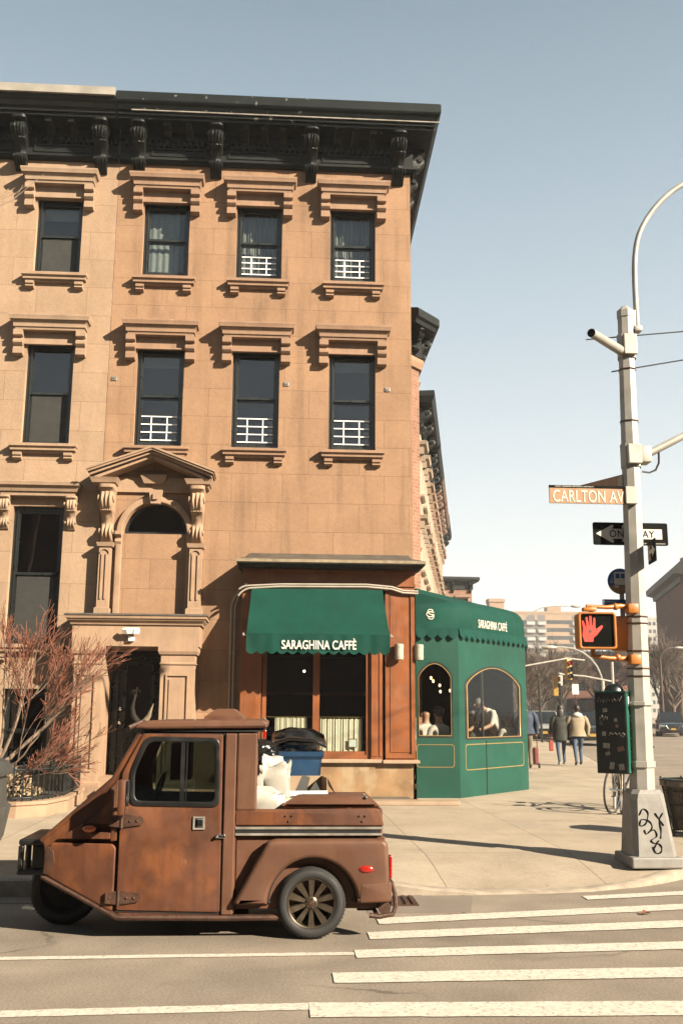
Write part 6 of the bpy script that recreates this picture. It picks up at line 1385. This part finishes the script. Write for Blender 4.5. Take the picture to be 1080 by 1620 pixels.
# ------------------------------------------------------------------ cars
def car(lab,loc,rz,paint,suv=True,grp=None,hd_=None):
    """front faces local -Y"""
    o=thing('parked_car',lab,'car',loc,rz,grp); Wd=.93; L0=4.6; H=1.66 if suv else 1.45; bz=.98 if suv else .88
    st_=[(-2.3,.78,.42,.70),(-2.22,.88,.32,.86),(-2.0,.92,.28,.94),(-1.3,Wd,.25,bz+.0),(-.8,Wd,.22,bz+.05),(.5,Wd,.22,bz+.05),(1.8,Wd,.26,bz+.06),(2.2,.90,.32,bz+.02),(2.3,.82,.45,.80)]
    vs=[]
    for y,wx,zl,zh in st_:
        for a,b_ in ((-.80,zl),(-1.0,zl+.12),(-1.0,zl+(zh-zl)*.6),(-.93,zh-.03),(-.6,zh),(0,zh+.015),(.6,zh),(.93,zh-.03),(1.0,zl+(zh-zl)*.6),(1.0,zl+.12),(.80,zl)): vs.append((a*wx,y,b_))
    n=11; fs=[tuple(range(n))[::-1],tuple(range(n*(len(st_)-1),n*len(st_)))]
    for k in range(len(st_)-1):
        for i in range(n): fs.append((k*n+i,k*n+(i+1)%n,(k+1)*n+(i+1)%n,(k+1)*n+i))
    part('body',MB().add(vs,fs),paint,o,world=False,smooth=True,angle=35)
    ys=[(-1.15,bz+.03),(-.45,H-.06),(-.2,H),(1.2 if suv else .9,H),(1.95 if suv else 1.6,bz+.05)]
    vs=[]
    for y,z in ys:
        t=(z-bz)/(H-bz); hw_=.84-.17*t
        for a,b_ in ((-.86,bz),(-hw_,z),(-hw_*.7,z+.025),(hw_*.7,z+.025),(hw_,z),(.86,bz)): vs.append((a,y,b_))
    fs=[tuple(range(6))[::-1],tuple(range(24,30))]
    for k in range(4):
        for i in range(6): fs.append((k*6+i,k*6+(i+1)%6,k*6+6+(i+1)%6,k*6+6+i))
    part('cabin_glass',MB().add(vs,fs),m_paneD,o,world=False,smooth=True,angle=30)
    part('roof',MB().rbox(-.66,.66,-.30,1.25 if suv else .95,H+.0,H+.045,.02).tube([(-.84,-1.15,bz+.03),(-.69,-.42,H-.02),(-.67,1.2 if suv else .9,H),(-.82,1.95 if suv else 1.6,bz+.05)],.035,6).tube([(.84,-1.15,bz+.03),(.69,-.42,H-.02),(.67,1.2 if suv else .9,H),(.82,1.95 if suv else 1.6,bz+.05)],.035,6).box(-.80,-.74,.35,.45,bz,H).box(.74,.80,.35,.45,bz,H),paint,o,world=False)
    for sx in (-1,1):
        for y in (-1.42,1.40):
            w_=part('wheel',MB().lathe([(.20,-.11),(.31,-.11),(.34,-.07),(.34,.07),(.31,.11),(.20,.11)],(sx*.82,y,.34),'X',20),m_rubber,o,world=False,smooth=True); part('rim',MB().lathe([(0,.09*sx),(.21,.10*sx)],(sx*.82,y,.34),'X',12),m_chrome,w_,world=False)
        part('headlight',MB().rbox(sx*.72-.17,sx*.72+.17,-2.29,-2.12,.66,.80,.03),m_chrome if hd_ is None else hd_,o,world=False,smooth=True)
        part('wing_mirror',MB().rbox(sx*1.0-.09,sx*1.0+.09,-.85,-.75,bz,bz+.15,.03),paint,o,world=False,smooth=True)
        part('tail_light',MB().rbox(sx*.78-.08,sx*.78+.08,2.2,2.31,.75,1.0,.02),m_red,o,world=False)
    part('grille',plate([roundpoly([(-.42,.74),(.42,.74),(.30,.50),(-.30,.50)],.04)],-2.33,-2.27,m_black),None,o,world=False)
    part('grille_chrome',MB().tube([(-.48,-2.33,.78),(-.32,-2.34,.52),(.32,-2.34,.52),(.48,-2.33,.78)],.022,6),m_chrome,o,world=False)
    part('bumper',MB().rbox(-.80,.80,-2.37,-2.1,.28,.44,.04),m_black,o,world=False); part('number_plate',MB().box(-.16,.16,-2.39,-2.375,.46,.60),M('yellow_plate',(.65,.42,.08),.5),o,world=False)
    part('windscreen_sticker',MB().box(.1,.3,-1.0,-.98,1.3,1.4),m_white,o,world=False) if False else None
    return o
cp=lambda nm,c:M(nm,c,.25,metal=.3,var=.05,coat=.8)
car('dark grey car with chrome grille and yellow number plate parked facing the camera',(16.0,51.5,0),R(-13),cp('dark_grey_car_paint',(.05,.055,.06)))
car('white car parked further up the street, seen left of the walking couple',(15.2,57.5,0),R(-13),cp('white_car_paint',(.65,.65,.62)))
car('silver car behind the walking couple, further up than the dark grey one',(16.9,64,0),R(-13),cp('silver_car_paint',(.35,.36,.36)),suv=False)
car('black van-like car beyond the dark grey car, beside the control cabinet',(19.6,70,0),R(-13),cp('black_car_paint',(.02,.02,.022)))
car('dark blue car parked at the right edge of the street',(28.2,71.5,0),R(-17),cp('blue_black_car_paint',(.03,.04,.05)))
car('dark car parked behind the blue one at the right edge',(30.3,77,0),R(-17),cp('charcoal_car_paint',(.035,.033,.03)),suv=False)
bar_=thing('traffic_barrel','orange and white traffic barrel by the far kerb','barrel',(26.0,82,.0)); part('drum',MB().lathe([(0,1.0),(.22,1.0),(.25,.7),(.27,.4),(.29,.05),(.38,.04),(.38,0)],(0,0,0),'Z',18),m_orange,bar_,world=False); part('band',MB().lathe([(.262,.5),(.256,.62)],(0,0,0),'Z',18).lathe([(.246,.78),(.238,.88)],(0,0,0),'Z',18),m_white,bar_,world=False)

# ------------------------------------------------------------------ street lights, signals further up
def mast(lab,x,y,h,ax,hh,mat,grp=None):
    o=thing('street_lamp',lab,'street lamp',(x,y,0)); part('pole',MB().tube([(x,y,0),(x,y,h)],[.14,.09],8),mat,o)
    pts=[(x,y,h-.3)]+[(x+ax*(1-math.cos(R(a))),y,h-.3+hh*math.sin(R(a))) for a in range(15,91,15)]+[(x+ax*1.25,y,h-.3+hh*1.0)]
    part('lamp_arm',MB().tube(pts,.05,6),mat,o,smooth=True); part('lamp_head',MB().ball((x+ax*1.38,y,h-.32+hh),(.45,.16,.12),10,6),m_steel,o,smooth=True); return o
mast('street lamp with long curved arm rising behind the green enclosure',18.1,80,5.5,4.4,5.0,m_steel)
mast('street lamp with arm curving left above the traffic lights',17.0,52,3.3,-2.0,2.0,m_steel)
mast('dark pole lamp far up the street at the right of the grey pole',31.0,80,6.0,1.2,1.2,m_iron)
def signal(lab,x,y,z,rz=0,arm=None):
    o=thing('traffic_light',lab,'traffic light',(x,y,z),rz); part('housing',MB().rbox(-.15,.15,-.12,.12,-.52,.52,.03),M('yellow_signal',(.62,.38,.06),.45),o,world=False)
    for k,c in enumerate((m_red,m_black,m_black)): part('signal_lens',MB().lathe([(0,-.01),(.11,0),(.12,.0),(.12,-.12),(.125,-.12),(.125,.02)],(0,-.13,.33-k*.33),'Y',14),c,o,world=False)
    return o
signal('yellow traffic light hanging from the upper mast arm',14.6,50,3.75,R(20)); signal('yellow traffic light hanging lower, end-on, at the left',14.05,50.5,2.95,R(80))
o=thing('signal_mast','slim grey mast with two signal arms over the far crossing','mast',(17.2,51,0)); part('pole',MB().tube([(17.2,51,0),(17.2,51,4.2)],.08,8),m_steel,o); part('arm',MB().tube([(17.2,51,3.2),(15.6,50.6,3.45),(14.0,50.5,3.55)],.045,6).tube([(15.6,50.5,4.25),(14.6,50,4.32),(11.5,49.5,3.75)],.04,6),m_steel,o,smooth=True)
o=thing('signal_mast','black post carrying a grey signal box behind the walking couple','mast',(15.1,53,0)); part('pole',MB().tube([(15.0,53,0),(15.0,53,3.2)],.06,6),m_pole_iron,o); part('signal_box',MB().rbox(14.88,15.12,52.85,53.1,3.0,3.7,.04),m_steel,o)
o=thing('sign_post','thin black leaning post at the kerb left of the white car','post',(13.1,50,0)); part('post',MB().tube([(13.15,50,.0),(13.05,50,3.45)],.055,6),m_pole_iron,o); part('post_cap',MB().ball((13.05,50,3.47),.07,8,5),m_pole_iron,o)
o=thing('parking_sign','small white parking sign on a thin post by the far kerb','sign',(17.9,60,0)); part('post',MB().tube([(17.9,60,0),(17.9,60,3.2)],.03,5),m_iron,o); part('sign_plate',MB().box(17.7,18.1,59.93,59.95,2.7,3.3),m_signwhite,o)

# ------------------------------------------------------------------ bare trees up the street
def bare_tree(seed,h,mats):
    rs=random.Random(seed); q=MB(); tw=MB()
    q.tube([(0,0,0),(.05,0,h*.15),(0,.05,h*.32)],[h*.024,h*.019,h*.016],8)
    for k in range(7):
        a=k*2.4+rs.random(); z=h*(.22+.03*k*.8)
        branchy(q,Vector((0,0,min(z,h*.32))),Vector((math.cos(a)*rs.uniform(.4,.9),math.sin(a)*rs.uniform(.4,.9),1.0)),h*.27,h*.011,4,rs,.55,.12,(2,4),4,tw,.011,.6,.68)
    return q.mesh('limbs',mats),tw.mesh('twigs',mats)
trees=[bare_tree(s,9.0,m_far_bark) for s in (3,8)]
tl=['bare brown street tree rising over the terrace end','bare street tree behind the white car','spreading bare tree over the parked cars','bare tree in front of the dark brick building','tall bare tree beside the red brick building','bare tree in front of the pale apartment tower','bare tree at the right edge before the brick corner building','bare tree far up the street between the brick buildings','slender bare tree near the sign post','broad bare tree beyond the crossing, left','small bare tree beyond the crossing, right','bare tree at the foot of the tan tower']
tp_=[(17.8,68,.75),(21.5,82,.8),(27,95,1.0),(36,112,1.1),(47,122,1.15),(33.5,84,.95),(37.5,92,1.15),(51,140,1.3),(14.2,60,.55),(25,104,1.0),(42,128,1.2),(33,122,1.1)]
for i,((x,y,s),lab) in enumerate(zip(tp_,tl)):
    o=thing('bare_tree',lab,'tree',(x,y,0),i*1.3,'bare trees up the side street'); o.scale=(s,s,s)
    link('trunk',trees[i%2][0],o,False); link('crown',trees[i%2][1],o,False)

# small litter on the road
hz=part('haze',MB().box(-920,920,-320,1220,-1.5,60),None); tag(hz,kind='stuff'); hz.data.materials.clear()
mh=bpy.data.materials.new('haze_air'); mh.use_nodes=True; hn=mh.node_tree; hn.nodes.remove(hn.nodes['Principled BSDF'])
pv=hn.nodes.new('ShaderNodeVolumePrincipled'); pv.inputs['Color'].default_value=(.93,.92,.90,1); pv.inputs['Density'].default_value=.0006; pv.inputs['Anisotropy'].default_value=.2
hn.links.new(pv.outputs[0],hn.nodes['Material Output'].inputs['Volume']); hz.data.materials.append(mh)
lf=part('dead_leaf',MB().add([(2.95,8.33,.012),(3.0,8.30,.03),(3.05,8.35,.012),(2.99,8.38,.035)],[(0,1,2),(0,2,3)]),M('dead_leaf',(.30,.10,.04),.8)); tag(lf,'curled reddish dead leaf lying on the crosswalk','leaf')
